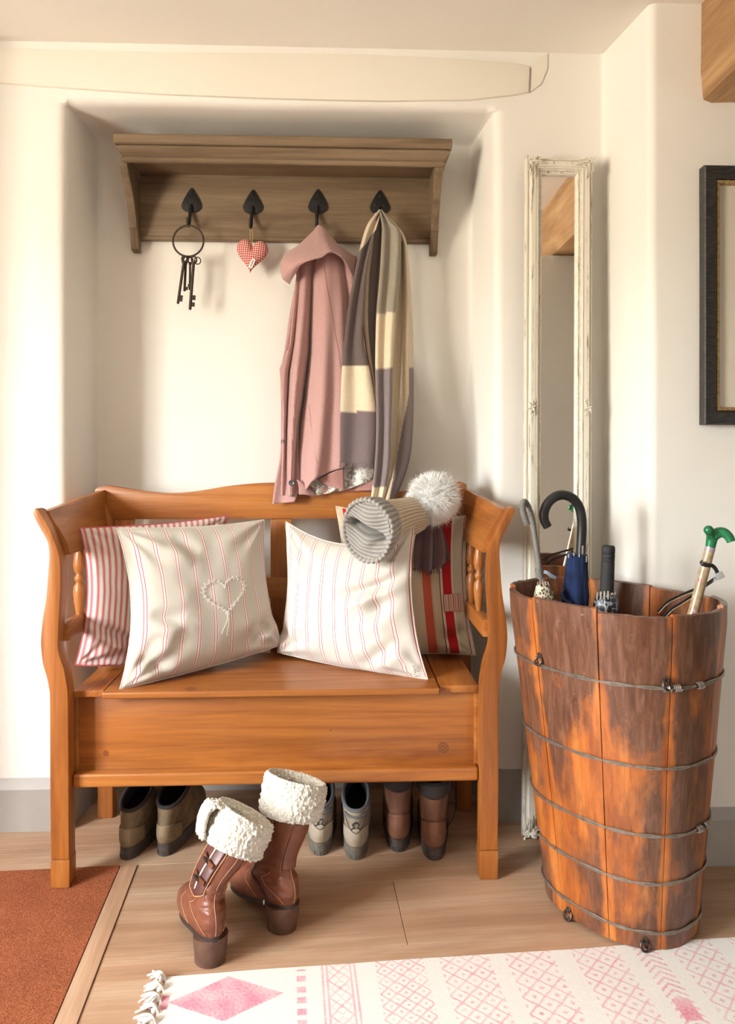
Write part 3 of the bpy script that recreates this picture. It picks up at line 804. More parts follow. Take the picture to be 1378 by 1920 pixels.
s3.c = [wv(GRY if topx(p)[1] < 590-6*uv[1] else CRM if topx(p)[1] < 690 else (.21, .17, .172) if topx(p)[1] < 912 else CRM, *uv) for p, uv in zip(s3.v, s3.uv)]
s4 = band([(400, 716, 400, 722, 2.41), (440, 742, 442, 757, 2.385), (500, 745, 500, 766, 2.37), (600, 736, 600, 773, 2.36), (700, 731, 700, 775, 2.35), (800, 728, 800, 774, 2.345), (880, 722, 870, 766, 2.335), (950, 708, 945, 738, 2.32)], 150, 32,
          lambda u, v: .016*math.sin(v*9+u*2.5), None, .055)
def c4(p, uv):
    x, y = topx(p)
    if y > 690+ (775-x)*5.5 or (x > 766 and y > 690): return wv((.21, .165, .17), *uv)
    return wv(CRM if (uv[1] > .1) else (.40, .28, .15), *uv)
s4.c = [c4(p, uv) for p, uv in zip(s4.v, s4.uv)]
for gg in (s1, s2, s3, s4): part('drape', gg, M_scarf, scarf, solid=.003)
g = G(); cols = []
for k in range(90):
    t = k/89; b = s1.v[150*37+int(t*36)].copy(); L_ = random.uniform(.006, .018)
    q = [b+Vector((random.uniform(-.002, .002), -.002, .002)), b+Vector((random.uniform(-.003, .003), -.004, -L_*.5)), b+Vector((random.uniform(-.006, .006), random.uniform(-.006, .0), -L_))]
    g.merge(tube(q, .0008, 4))
M_fringe = plain('plum_fringe', (.20, .15, .155), .95)
part('fringe', g, M_fringe, scarf, kind='stuff')

# ---------------------------------------------------------------- tall white mirror leaning on the wall
mt_l, mt_r = P(986, 299, 2.195), P(1110, 301, 2.195)
MW = mt_r.x-mt_l.x; MH = 1.905
mxf = Matrix.Translation(((mt_l.x+mt_r.x)/2-.024, 2.150, .0)) @ Matrix.Rotation(math.radians(-1.15), 4, 'X') @ Matrix.Rotation(math.radians(.55), 4, 'Y')
mirror = empty('leaning_mirror', tuple(mxf.translation), 'tall narrow mirror in a distressed white carved frame leaning behind the barrel', 'mirror')
def distressed():
    t = NT('distressed_white'); v = t.coords()
    g_ = t.n.new('ShaderNodeNewGeometry'); pt = g_.outputs['Pointiness']
    n = t.noise(v, 45, 5, .7); n2 = t.noise(t.coords((30, 30, 3)), 3, 5, .7)
    e = t.math('MULTIPLY', t.ramp(n2, [(.56, 0), (.66, 1)]), t.ramp(pt, [(.515, 0), (.56, 1)]))
    e2 = t.math('MULTIPLY', t.ramp(n, [(.40, 0), (.6, 1)]), t.ramp(pt, [(.40, 1), (.475, 0)]))
    c = t.mix(e, (.74, .70, .60), (.22, .16, .10)); c = t.mix(t.math('MULTIPLY', e2, .4), c, (.30, .23, .15))
    t.set('Base Color', c); t.set('Roughness', .5); return t.m
M_dist = distressed()
mprof = [(0, 0), (0, .014), (.002, .018), (.006, .018), (.007, .015), (.010, .015), (.011, .026), (.014, .030), (.027, .0285), (.0285, .026), (.0295, .029), (.033, .028), (.034, .0235), (.038, .022), (.0385, .019), (.044, .018), (.0465, .014), (.0465, .004)]
def mrect(d): return [(-MW/2+d, d), (MW/2-d, d), (MW/2-d, MH-d), (-MW/2+d, MH-d)]
prof_r = []
for k in range(5):
    prof_r.append([Vector((mrect(d)[k % 4][0], -h, mrect(d)[k % 4][1])) for d, h in mprof])
part('mirror_frame', loft(prof_r, closed=False).xf(mxf), M_dist, mirror, angle=25)
GI = .0465
M_glass = plain('silvered_glass', (.92, .93, .92), .015, 1.0, var=0)
part('mirror_glass', box((-MW/2+GI-.002, -.006, GI-.002), (MW/2-GI+.002, -.004, MH-GI+.002), 0).xf(mxf), M_glass, mirror, smooth=False)
part('mirror_back', box((-MW/2+.003, -.004, .004), (MW/2-.003, .004, MH-.004), .001).xf(mxf), plain('mirror_backing', (.3, .22, .14), .8), mirror)
g = G(); dB = .0415; x0, z0 = MW/2-dB, MH-dB
for a, b in (((-x0, dB), (-x0, z0)), ((x0, dB), (x0, z0)), ((-x0, z0), (x0, z0)), ((-x0, dB), (x0, dB))):
    Ln = math.hypot(b[0]-a[0], b[1]-a[1]); n = int(Ln/.0062)*4; pts_ = []; rr = []
    for k in range(n+1):
        t = k/n; pts_.append(Vector((lerp(a[0], b[0], t), -.0185, lerp(a[1], b[1], t)))); rr.append(.0011+.0021*abs(math.sin(PI*k/4)))
    g.merge(tube(pts_, rr, 6))
part('beading', g.xf(mxf), M_dist, mirror)
def spiral(c, r0, turns, s, a0, w=.0021):
    pts_ = []; n = int(16*turns)
    for k in range(n+1):
        a = a0+s*2*PI*turns*k/n; r = r0*(1-k/n*.85); pts_.append(Vector((c[0]+r*math.cos(a), -.0305, c[1]+r*math.sin(a))))
    return tube(pts_, [lerp(w, w*1.5, k/n) for k in range(n+1)], 6)
def leaf(a, b, w):
    a = Vector((a[0], -.0285, a[1])); b = Vector((b[0], -.0285, b[1])); pts_ = crv([a, a.lerp(b, .35)+Vector((0, -.006, 0)), a.lerp(b, .75)+Vector((0, -.005, 0)), b], 3)
    return tube(pts_, [w*.5, w*.8, w, w, w*.95, w*.8, w*.65, w*.5, w*.35, w*.1], 6, flat=.5)
for sx, sz in ((-1, 1), (1, 1), (-1, -1), (1, -1)):
    g = G(); cx, cz = sx*(MW/2), MH if sz > 0 else 0
    def q(x, z): return (cx-sx*x, cz-sz*z)
    g.merge(spiral(q(.011, .010), .009, 1.3, sx*sz, 1)); g.merge(spiral(q(.028, .009), .007, 1.2, -sx*sz, 2)); g.merge(spiral(q(.010, .030), .007, 1.2, -sx*sz, 0)); g.merge(spiral(q(.022, .022), .008, 1.1, sx*sz, 3))
    for a, b, w in (((.012, .014), (.052, .016), .005), ((.020, .006), (.040, .004), .004), ((.022, .018), (.060, .022), .0038), ((.014, .014), (.016, .054), .005), ((.006, .022), (.004, .046), .004), ((.018, .020), (.024, .064), .0038), ((.03, .012), (.052, .008), .003), ((.012, .036), (.009, .058), .003), ((.002, .004), (-.002, -.002), .004)):
        g.merge(leaf(q(*a), q(*b), w))
    part('corner_carving', g.xf(mxf), M_dist, mirror)
for sx in (-1, 1):
    g = G(); cx, cz = sx*(MW/2-.016), 1.195
    for a in range(6):
        t = a*PI/3+.3; g.merge(leaf((cx, cz), (cx+.014*math.cos(t), cz+.022*math.sin(t)), .0035))
    g.merge(ball((cx, -.031, cz), .005, 8, 6)); g.merge(spiral((cx-sx*.006, cz+.018), .005, 1.1, sx, 1)); g.merge(spiral((cx-sx*.006, cz-.018), .005, 1.1, -sx, 2))
    part('side_rosette', g.xf(mxf), M_dist, mirror)

# ---------------------------------------------------------------- dark framed picture on the right
fx0 = P(1321, 310, YR-.03).x; fz1, fz0 = P(1321, 309, YR-.03).z, P(1321, 796, YR-.03).z; FW = .56
pic = empty('framed_picture', (fx0+FW/2, YR, fz0), 'black ribbed picture frame with a thin gold inner edge on the right wall', 'picture frame')
def blackribbed():
    t = NT('black_ribbed_frame'); v = t.coords((40, 40, 260)); n = t.noise(v, 1.0, 4, .7)
    t.set('Base Color', t.ramp(n, [(.45, (.012, .011, .010)), (.66, (.05, .045, .04))])); t.set('Roughness', .38); t.set('Specular IOR Level', .6); t.bump(n, .9, .003); return t.m
pp = [(0, 0), (0, .028), (.003, .031), (.030, .027), (.034, .024), (.036, .018), (.036, 0)]
rr = [[Vector((x, YR-.0005-h, z)) for (d, h) in pp for x, z in [((fx0+d, fz0+d), (fx0+FW-d, fz0+d), (fx0+FW-d, fz1-d), (fx0+d, fz1-d))[k % 4]]] for k in range(5)]
part('frame_moulding', loft(rr, closed=False), blackribbed(), pic, angle=25)
pg = [(.035, .020), (.037, .024), (.043, .022), (.0455, .016), (.0455, .004)]
rr = [[Vector((x, YR-.0005-h, z)) for (d, h) in pg for x, z in [((fx0+d, fz0+d), (fx0+FW-d, fz0+d), (fx0+FW-d, fz1-d), (fx0+d, fz1-d))[k % 4]]] for k in range(5)]
part('gold_slip', loft(rr, closed=False), plain('worn_gold', (.42, .28, .13), .4, .6, var=.45, scale=90, bump=.3), pic, 'worn gold inner edge', angle=25)
tmnt = NT('pale_mount'); tmnt.set('Base Color', (.62, .57, .48)); tmnt.set('Roughness', .12); tmnt.set('Coat Weight', 1.0); tmnt.set('Coat Roughness', .03)
part('glazed_panel', box((fx0+.044, YR-.010, fz0+.044), (fx0+FW-.044, YR-.006, fz1-.044), 0), tmnt.m, pic, 'pale panel behind glass', smooth=False)

# ---------------------------------------------------------------- oval stave barrel bound with wire
E1 = Vector((.55, -.835, 0)).normalized(); E2 = Vector((.835, .55, 0)).normalized()
BH = .735
def bar_c(z): t = z/BH; return Vector((lerp(.668, .654, t), lerp(1.795, 1.803, t), 0))
def bar_s(a, z, off=0.0):
    t = z/BH; A = lerp(.176, .254, t)+off; B = lerp(.138, .200, t)+off
    c, s = math.cos(a), math.sin(a); e = 2/2.35
    x = A*math.copysign(abs(c)**e, c); y = B*math.copysign(abs(s)**e, s)
    p = bar_c(z)+E1*x+E2*y; return Vector((p.x, p.y, z))
front = [2*PI*k/720 for k in range(720)]
def solve(pxt, z=.72):
    best = None
    for a in front:
        p = bar_s(a, z); n = (p-bar_c(z))
        if n.dot(Vector((p.x, p.y, 0))) > 0: continue       # far side
        d = abs(topx(p)[0]-pxt)
        if best is None or d < best[0]: best = (d, a)
    return best[1]
bounds = sorted(solve(x) for x in (995, 1119, 1262))
bounds = [b % (2*PI) for b in bounds]
b0, b2 = bounds[0], bounds[-1]
rest = (b0-b2) % (2*PI)
alla = bounds+[(b2+rest*k/7) for k in range(1, 7)]
alla = sorted(a % (2*PI) for a in alla)
def barrelwood():
    t = NT('barrel_wood'); v = t.coords((9, 9, 1.6)); w = t.coords((1, 1, .55)); uv = t.sep(t.tc.outputs['UV'])
    gr_ = t.noise(v, 2.2, 6, .6, .6)
    org = t.ramp(gr_, [(.28, (.22, .050, .012)), (.5, (.44, .125, .024)), (.75, (.58, .22, .055))])
    drk = t.ramp(t.noise(t.coords((11, 11, 1.6)), 6, 6, .75, .8), [(.3, (.045, .020, .013)), (.5, (.115, .050, .030)), (.72, (.21, .115, .075))])
    p1 = t.noise(w, 5.5, 5, .65, .4)
    edge = t.math('ABSOLUTE', t.math('SUBTRACT', uv[0], .5))
    p1 = t.math('SUBTRACT', p1, t.ramp(edge, [(.36, 0.0), (.47, .20)]))
    hgt = t.ramp(uv[1], [(.0, .06), (.35, -.0), (.6, .06), (.95, .22), (1, .25)])
    p1 = t.math('ADD', p1, t.math('MULTIPLY', hgt, .55)); p1 = t.math('ADD', p1, t.math('MULTIPLY', t.math('SUBTRACT', t.rand(), .5), .10))
    c = t.mix(t.ramp(p1, [(.43, 0), (.57, .92)]), org, drk)
    fine = t.noise(t.coords((130, 130, 6)), 1.0, 4, .6)
    c = t.mix(.4, c, t.ramp(fine, [(.35, .6), (.62, 1.08)]), 'MULTIPLY')
    sc = t.noise(t.coords((14, 14, 30)), 2.5, 6, .8, 2.0)
    c = t.mix(t.ramp(sc, [(.63, 0), (.70, .5)]), c, (.58, .38, .25))
    sc2 = t.noise(t.coords((30, 30, 4)), 3.0, 5, .75, 1.0)
    c = t.mix(t.ramp(sc2, [(.60, 0), (.68, .6)]), c, (.10, .035, .015))
    t.set('Base Color', c); t.set('Roughness', t.ramp(gr_, [(.3, .42), (.7, .30)])); t.set('Coat Weight', .18); t.set('Coat Roughness', .2)
    t.bump(t.noise(t.coords((40, 40, 8)), 2, 5, .7), .25, .002); return t.m
M_bar = barrelwood()
barrel = empty('stave_barrel', (.66, 1.8, 0), 'tall tapered oval wooden stave barrel bound with wire holding umbrellas', 'barrel')
THK = .017
for i in range(len(alla)):
    a0 = alla[i]; a1 = alla[(i+1) % len(alla)]
    if a1 <= a0: a1 += 2*PI
    ga = .0011/.22; a0 += ga; a1 -= ga; na = 10; ztop = BH+random.uniform(-.005, .004); slope = random.uniform(-.004, .004)
    rings = []
    nzv = 16
    for k in range(na+1):
        u = k/na; a = lerp(a0, a1, u); ed = -.0016*(1-min(1, min(u, 1-u)/.08)); prof_ = []
        for j in range(nzv+1):
            z = lerp(.0078, ztop+slope*(u-.5), j/nzv); rnd = -.003*(j == nzv)
            prof_.append(bar_s(a, z, ed+rnd+.0012*nz(a*5, z*6, i)))
        zt = prof_[-1].z
        wob = .003*nz(a*14, i*3.1)
        prof_[-1].z += wob-.002
        mid = bar_s(a, zt, -THK*.5); mid.z += wob+.001; prof_.append(mid)
        for j in range(6):
            z = lerp(zt, .0078, j/5); q = bar_s(a, z, -THK); q.z += (wob-.002 if j == 0 else 0); prof_.append(q)
        rings.append(prof_)
    g = loft(rings, True, True, True)
    g.uv = [(0, 0)]*0
    for k in range(na+1):
        for j, p in enumerate(rings[k]): g.uv.append((k/na, min(1, max(0, p.z/BH))))
    part('stave', g, M_bar, barrel, angle=50)
part('base', loft([[bar_s(2*PI*k/48, z, -THK-.001) for k in range(48)] for z in (.022, .04)], True, True, True), M_bar, barrel)
M_wire = plain('dull_wire', (.30, .27, .24), .40, .8, var=.25, scale=80)
def wz(a, z): return z+.0035*nz(a*1.3, z*9)
for z in (.583, .410, .262, .157, .046):
    g = G()
    for q, (dz, of) in enumerate(((-.0022, .0026), (.0022, .0026))):
        g.merge(tube([bar_s(2*PI*k/120, wz(2*PI*k/120, z)+dz*math.cos(2*PI*k/120*9+q*0), of+.0003*math.sin(2*PI*k/120*9)) for k in range(120)], .0022, 6, closed=True))
    wire = part('wire_hoop', g, M_wire, barrel)
    for pxt in {.583: (1247, 1268, 1310), .262: (1308, 1320), .157: (1003,), .41: (), .046: ()}[z]:
        a = solve(pxt, z); pa = bar_s(a, z, .003); pb = bar_s(a+.001, z, .003); T = (pb-pa).normalized(); N = (pa-Vector((bar_c(z).x, bar_c(z).y, pa.z))).normalized(); U = Vector((0, 0, 1))
        pts_ = [pa+T*((k/40-.5)*.016)+(N*math.cos(2*PI*k/10)+U*math.sin(2*PI*k/10))*.0062 for k in range(41)]
        part('wire_knot', tube(pts_, .0024, 6), M_wire, wire)
M_ring = plain('iron_ring', (.075, .055, .048), .45, .7, var=.35, scale=120)
for pxt, pyt in ((1013, 1236), (1250, 1281), (1068, 1716), (1209, 1769)):
    z = CH-(pyt-HZ)*1.68/FPX
    for _ in range(4):
        a = solve(pxt, z); p = bar_s(a, z); dpt = p.x*ST+p.y*CT; z = max(.016, CH-(pyt-HZ)*dpt/FPX)
    p = bar_s(a, z, .005); N = (p-Vector((bar_c(z).x, bar_c(z).y, p.z))).normalized()
    g = torus(p+Vector((0, 0, -.002)), .0105, .0028, N+Vector((.25, 0, .35)), 20, 7)
    o = part('ring', g, M_ring, barrel)
    part('ring_staple', torus(p+N*-.002+Vector((0, 0, .009)), .005, .0022, Vector((1, .3, 0)), 14, 6), M_ring, o)

# ---------------------------------------------------------------- things standing in the barrel
def smooth_px(l, n=5): return crv([P(*q) for q in l], n)
M_black = plain('black_rubber', (.018, .019, .021), .42, var=.2, spec=.5)
M_black2 = plain('black_ribbed_grip', (.020, .021, .022), .7, var=.3, scale=300, bump=.6, bs=500)
M_chrome = plain('steel_tip', (.72, .72, .72), .25, 1.0, var=.05)
def folded(path, radii, n=56, folds=8, amp=.16, tw=1.2):
    fr = frames(path); rings = []
    for i, (p, t, u, w) in enumerate(fr):
        r = radii[i]; k = i/(len(fr)-1)
        rings.append([p+(u*math.cos(b)+w*math.sin(b))*(r*(1+amp*((b*folds/(2*PI)+k*tw) % 1-.5))) for b in [2*PI*q/n for q in range(n)]])
    return loft(rings, True, True, True)
# navy umbrella, J handle
YU = 1.885
umb = empty('umbrella', tuple(P(1080, 1120, YU)), 'navy folded umbrella with a thick black curved J handle in the barrel', 'umbrella', 'umbrellas in the barrel')
jp = [(1086, 1075, YU), (1089, 1032, YU), (1091, 992, YU), (1090, 968, YU-.002), (1085, 949, YU-.004), (1073, 934, YU-.008), (1056, 928, YU-.012), (1040, 932, YU-.016), (1027, 944, YU-.02), (1020, 961, YU-.022), (1021, 976, YU-.022), (1027, 988, YU-.022)]
pj = smooth_px(jp); nJ = len(pj)
part('handle', tube(pj, [.0118 if k < nJ-8 else lerp(.0118, .0105, (k-nJ+8)/7) for k in range(nJ)], 16), M_black, umb)
pu = [P(1082, 1038, YU), P(1081, 1052, YU), P(1080, 1085, YU), P(1079, 1118, YU), P(1078, 1145, YU)]
bot = Vector((pu[-1].x-.02, YU-.02, .06)); pu += [pu[-1].lerp(bot, q/6) for q in range(1, 7)]
M_navy = cloth('navy_canopy', (.018, .030, .085), bs=400, bump=.1, sheen=.1)
part('canopy', folded(pu, [.0235, .0245, .028, .031, .033, .032, .030, .027, .024, .019, .012], 64, 7, .20, 1.6), M_navy, umb, angle=60)
for k, (x, y, l) in enumerate(((1092, 1023, 16), (1099, 1042, 12), (1066, 1039, 7), (1076, 1037, 6), (1086, 1039, 6))):
    part('rib_tip', tube([P(x, y, YU-.022), P(x-.3, y+l, YU-.024)], .0022 if k else .0028, 8), M_chrome, umb)
part('strap_band', tube(crv([P(1058, 1105, YU-.01), P(1053, 1112, YU-.03), P(1058, 1124, YU-.034), P(1070, 1130, YU-.036)], 5), .004, 8, flat=.4), M_navy, umb)
# grey spotted umbrella
YG = 1.85
um2 = empty('umbrella', tuple(P(1012, 1110, YG)), 'small cream and black spotted umbrella with a ribbed grey hooked handle, leftmost in the barrel', 'umbrella', 'umbrellas in the barrel')
M_greyg = plain('grey_ribbed_grip', (.17, .16, .145), .6, var=.1)
hp_ = smooth_px([(1012, 1082, YG), (1009.5, 1053, YG), (1003, 1008, YG), (997.5, 974, YG), (991, 953, YG-.004), (985, 942, YG-.014), (980.5, 943, YG-.024), (980, 955, YG-.032), (984, 972, YG-.036), (989, 985, YG-.038)], 12)
part('handle', tube(hp_, [.0068+(.0011*(k % 2) if k > 40 else 0) for k in range(len(hp_))], 12), M_greyg, um2)
part('collar', tube([P(1009.5, 1066, YG), P(1011, 1072, YG), P(1013, 1084, YG)], [.0085, .0095, .0080], 14), M_greyg, um2)
part('shaft', tube([P(1013, 1080, YG), P(1016, 1098, YG)], .0062, 12), M_chrome, um2)
part('tie_tab', strap(crv([P(1020, 1072, YG-.01), P(1026, 1074, YG-.016), P(1034, 1080, YG-.02), P(1042, 1083, YG-.02)], 4), .008, .0025, (0, .3, 1)), plain('grey_blue_tab', (.16, .19, .24), .6), um2)
def spotted(name, bg, fg, sc, vor=True):
    t = NT(name); v = t.coords(); d = t.voro(v, sc)
    t.set('Base Color', t.ramp(d, [(0, bg), (.16, fg), (.44, bg)], True)); t.set('Roughness', .8); return t.m
pg_ = [P(1016, 1092, YG), P(1017, 1100, YG), P(1019, 1112, YG), P(1021, 1130, YG)]; bot = Vector((pg_[-1].x+.03, YG-.01, .16)); pg_ += [pg_[-1].lerp(bot, q/5) for q in range(1, 6)]
part('canopy', folded(pg_, [.011, .016, .022, .026, .027, .026, .024, .020, .010], 56, 7, .22, 1.5), spotted('spotted_canopy', (.58, .50, .37), (.02, .018, .016), 135), um2, angle=60)
for k in range(5): part('rib_tip', tube([P(1008+k*4.6, 1089+abs(k-2)*1.2, YG-.012), P(1007+k*5.6, 1098, YG-.018)], .0018, 6), M_chrome, um2)
# black compact umbrella
YK2 = 1.80
um3 = empty('umbrella', tuple(P(1138, 1120, YK2)), 'black folded umbrella with a straight thick foam grip in the barrel', 'umbrella', 'umbrellas in the barrel')
A, B = P(1137.5, 1110, YK2), P(1141, 1022, YK2); d = B-A; Lh = d.length; mx = Matrix.Translation(A) @ d.to_track_quat('Z', 'Y').to_matrix().to_4x4()
hr = .0158
part('grip', lathe([(.003, 0), (hr*1.02, .001), (hr, Lh*.3), (hr*.98, Lh*.64), (hr*.90, Lh*.655), (hr*.98, Lh*.67), (hr*.98, Lh*.70), (hr*.90, Lh*.715), (hr*.98, Lh*.73), (hr*.97, Lh*.80), (hr*.88, Lh*.815), (hr*.97, Lh*.83), (hr*.96, Lh*.95), (hr*.8, Lh*.99), (.003, Lh)], (0, 0, 0), 24, mx), M_black2, um3, angle=70)
pk = [P(1137.5, 1113, YK2), P(1137.5, 1122, YK2), P(1137, 1140, YK2)]; bot = Vector((pk[-1].x-.01, YK2+.02, .30)); pk += [pk[-1].lerp(bot, q/5) for q in range(1, 6)]
def blacksheen():
    t = NT('black_checked_canopy'); v = t.coords(); n = t.voro(v, 95)
    t.set('Base Color', t.ramp(n, [(0, (.02, .022, .028)), (.56, (.02, .022, .028)), (.60, (.30, .32, .36))])); t.set('Roughness', .35); return t.m
part('canopy', folded(pk, [.020, .025, .029, .030, .028, .026, .024, .018], 56, 8, .22, 1.2), blacksheen(), um3, angle=60)
for k in range(6): part('rib_tip', tube([P(1120+k*6.6, 1108+abs(k-2.5)*1.0, YK2-.017+.004*abs(k-2.5)), P(1119+k*6.9, 1124, YK2-.024+.005*abs(k-2.5))], .0026, 8), M_chrome, um3)
# walking stick, green derby handle
YW = 1.69
stick = empty('walking_stick', tuple(P(1312, 1110, YW)), 'beige walking stick with pink flowers, green derby handle and black wrist strap', 'walking stick')
def stickm():
    t = NT('flowered_stick'); v = t.coords(); d = t.voro(v, 55); n = t.noise(v, 60, 3)
    c = t.ramp(n, [(.35, (.36, .25, .13)), (.65, (.52, .41, .26))])
    c = t.mix(t.ramp(d, [(.18, 1), (.30, 0)]), c, t.ramp(t.noise(v, 25, 2), [(.45, (.62, .08, .20)), (.55, (.80, .66, .62))]))
    t.set('Base Color', c); t.set('Roughness', .25); t.set('Metallic', .15); t.set('Coat Weight', .4); return t.m
lo = P(1299.5, 1149.5, YW); hi = P(1331, 1030, YW-.005); dd = (lo-hi).normalized(); tip_ = lo+dd*.52
part('shaft', tube([tip_, lo, hi], [.011, .0118, .0108], 18), stickm(), stick)
M_green = plain('pearl_green_handle', (.025, .20, .085), .28, .25, var=.15, scale=20)
part('collar', tube([P(1329.5, 1035, YW-.005), P(1332, 1026, YW-.005)], .0112, 18), plain('pearl_collar', (.55, .45, .5), .25, .5), stick)
hpts = smooth_px([(1331.5, 1028, YW-.005), (1334, 1014, YW-.006), (1337, 1005, YW-.008), (1347, 999, YW-.012), (1357, 999, YW-.018), (1366, 1006, YW-.024), (1371, 1016, YW-.028)], 5)
hg = tube(hpts, [lerp(.0105, .0125, min(1, k/8)) if k < 12 else lerp(.0125, .0092, (k-12)/(len(hpts)-13)) for k in range(len(hpts))], 18)
hg.merge(tube(smooth_px([(1337, 1012, YW-.008), (1332, 1002, YW-.014), (1329, 995, YW-.022)], 5), [.0105, .0100, .0097, .0095, .0094, .0093, .0092, .0092, .0092, .0092, .0092], 18))
hg.merge(ball(P(1328.5, 994, YW-.023), .0105, 18, 12))
part('handle', hg, M_green, stick)
M_strap = plain('black_strap', (.022, .022, .026), .6)
lp = crv([P(1314, 1052, YW-.014), P(1317, 1058, YW-.020), P(1326, 1060, YW-.018), P(1334, 1060, YW-.010), P(1341, 1066, YW-.008), P(1346, 1076, YW-.008), P(1348, 1080, YW-.008)], 5)
part('wrist_strap', strap(lp, .0085, .0018, (.2, 0, 1)), M_strap, stick)
part('buckle', quadbox(P(1349, 1079, YW-.010), Vector((.0075, 0, .0035)), Vector((-.0035, 0, .0065)), .004), plain('clear_buckle', (.45, .45, .46), .2), stick)
part('wrist_strap', strap(crv([P(1348, 1082, YW-.006), P(1340, 1086, YW-.002), P(1328, 1094, YW+.006), P(1318, 1102, YW+.018)], 4), .008, .0018, (.35, 0, .95)), plain('dark_clear_strap', (.14, .14, .16), .3), stick)
M_strapedge = plain('strap_stitching', (.70, .58, .42), .7)
for dy, dx in ((0, 0), (12, 9)):
    pth = crv([P(1316+dx*.2, 1101+dy*.2, YW+.018), P(1296+dx*.6, 1108+dy*.6, YW+.020), P(1268+dx, 1120+dy*.9, YW+.010), P(1250+dx, 1130+dy, YW), P(1234+dx, 1147+dy, YW-.006)], 6)
    so = part('wrist_strap', strap(pth, .0065, .0018, (.3, 0, 1)), M_strap, stick)
    part('stitching', tube([p+Vector((.0005, -.0012, -.0030)) for p in pth], .0007, 5), M_strapedge, so)

# ---------------------------------------------------------------- cushions
class Pillow:
    def __init__(s, BL, BR, TR, TL, T=.055, bow=(.05, .05, .05, .05), seed=0, creases=(), amp=.006, p=2.6):
        s.c = [P(*q) for q in (BL, BR, TR, TL)]; s.T = T; s.bow = bow; s.seed = seed; s.cr = creases; s.amp = amp; s.p = p
        n = (s.c[1]-s.c[0]).cross(s.c[3]-s.c[0]).normalized(); s.n = n if n.y < 0 else -n
    def pt(s, u, v, side):
        b, r, t, l = s.bow
        uu = u+l*(1-u)*(1-(2*v-1)**2)-r*u*(1-(2*v-1)**2)
        vv = v+b*(1-v)*(1-(2*u-1)**2)-t*v*(1-(2*u-1)**2)
        m = s.c[0].lerp(s.c[1], uu).lerp(s.c[3].lerp(s.c[2], uu), vv)
        a, c = abs(2*u-1), abs(2*v-1)
        h = s.T*((1-a**s.p)*(1-c**s.p))**.62*(1-.25*(v-.35))
        h += .0025*(1 if min(u, 1-u, v, 1-v) > 0 else 0)
        edge = min(1, 9*min(u, 1-u, v, 1-v))
        w = s.amp*edge*(nz(u*3.1+s.seed, v*3.1, side*7)+.55*nz(u*8+s.seed, v*6, side*3))
        # puckers running in from the seams
        for q, (x, y) in enumerate(((0, 0), (1, 0), (1, 1), (0, 1))):
            du, dv = u-x, v-y; rr = math.hypot(du, dv)
            if .02 < rr < .55: w += .0045*math.sin(math.atan2(dv, du)*11+q+s.seed)*math.exp(-((rr-.2)/.16)**2)
        if side > 0:
            for (u0, v0, u1, v1, d, wd) in s.cr:
                ax, ay = u1-u0, v1-v0; L2 = ax*ax+ay*ay; k = max(0, min(1, ((u-u0)*ax+(v-v0)*ay)/L2))
                sx = ((u-u0)*ay-(v-v0)*ax)/math.sqrt(L2); dist = math.hypot(u-u0-ax*k, v-v0-ay*k)
                f = math.sin(PI*min(1, max(.02, k*.96+.02)))
                w -= d*f*math.exp(-(dist/wd)**2); w += .75*d*f*math.exp(-((dist-wd*1.9)/(wd*1.1))**2)*(1 if sx > 0 else .35)
        return m+s.n*(side*h+w*(1 if side > 0 else .3))
    def mesh(s, n=84):
        g = grid(lambda u, v: s.pt(u, v, 1), n, n)
        b = grid(lambda u, v: s.pt(u, v, -1), n, n); b.f = [tuple(reversed(f)) for f in b.f]
        # share the seam
        return g.merge(b)
    def seam(s, r=.0022):
        pts = [s.pt(k/30, 0, 1) for k in range(30)]+[s.pt(1, k/30, 1) for k in range(30)]+[s.pt(1-k/30, 1, 1) for k in range(30)]+[s.pt(0, 1-k/30, 1) for k in range(30)]
        return tube(pts, r, 6, closed=True)
def stripes(name, stops, reps, bg, weave=420):
    """stops: list of (position, colour) over one repeat, constant steps"""
    t = NT(name); uv = t.sep(t.tc.outputs['UV'])
    x = t.math('FRACT', t.math('MULTIPLY', uv[0], float(reps))) if reps != 1 else uv[0]
    c = t.ramp(x, stops, True); v = t.coords(); n = t.noise(v, weave, 3, .6)
    c = t.mix(.3, c, t.ramp(n, [(.3, .80), (.7, 1.1)]), 'MULTIPLY')
    t.set('Base Color', c); t.set('Roughness', .9); t.set('Specular IOR Level', .12); t.set('Sheen Weight', .15); t.bump(n, .25, .0015); return t.m
OAT, IV, RED = (.54, .505, .44), (.68, .65, .60), (.46, .07, .085)
M_tick = stripes('red_ticking', [(0, (.68, .63, .57)), (.30, RED), (.36, (.66, .48, .44)), (.42, (.52, .13, .15)), (.64, (.66, .48, .44)), (.70, RED), (.76, (.68, .63, .57))], 24, None)
pin = [(0, OAT), (.42, IV), (.45, RED), (.488, IV), (.60, RED), (.638, (.70, .67, .62)), (.68, OAT)]
M_pin = stripes('oatmeal_pinstripe', pin, 9.0, None)
M_pin2 = stripes('cream_pinstripe', [(0, (.60, .565, .50)), (.40, IV), (.43, RED), (.468, IV), (.60, RED), (.638, IV), (.68, (.60, .565, .50))], 9.5, None)
LIN = (.58, .455, .32); BR = (.50, .020, .028)
M_bold = stripes('linen_bold_red', [(0, LIN), (.045, BR), (.115, (.70, .64, .54)), (.13, LIN), (.30, (.52, .43, .32)), (.55, LIN), (.63, (.56, .11, .065)), (.70, (.50, .40, .28)), (.715, (.60, .50, .37)), (.772, (.10, .04, .04)), (.780, (.72, .68, .6)), (.80, BR), (.875, (.74, .70, .62)), (.89, (.60, .53, .42)), (.965, (.42, .08, .09)), (.975, (.68, .62, .53))], 1, None)
cush = []
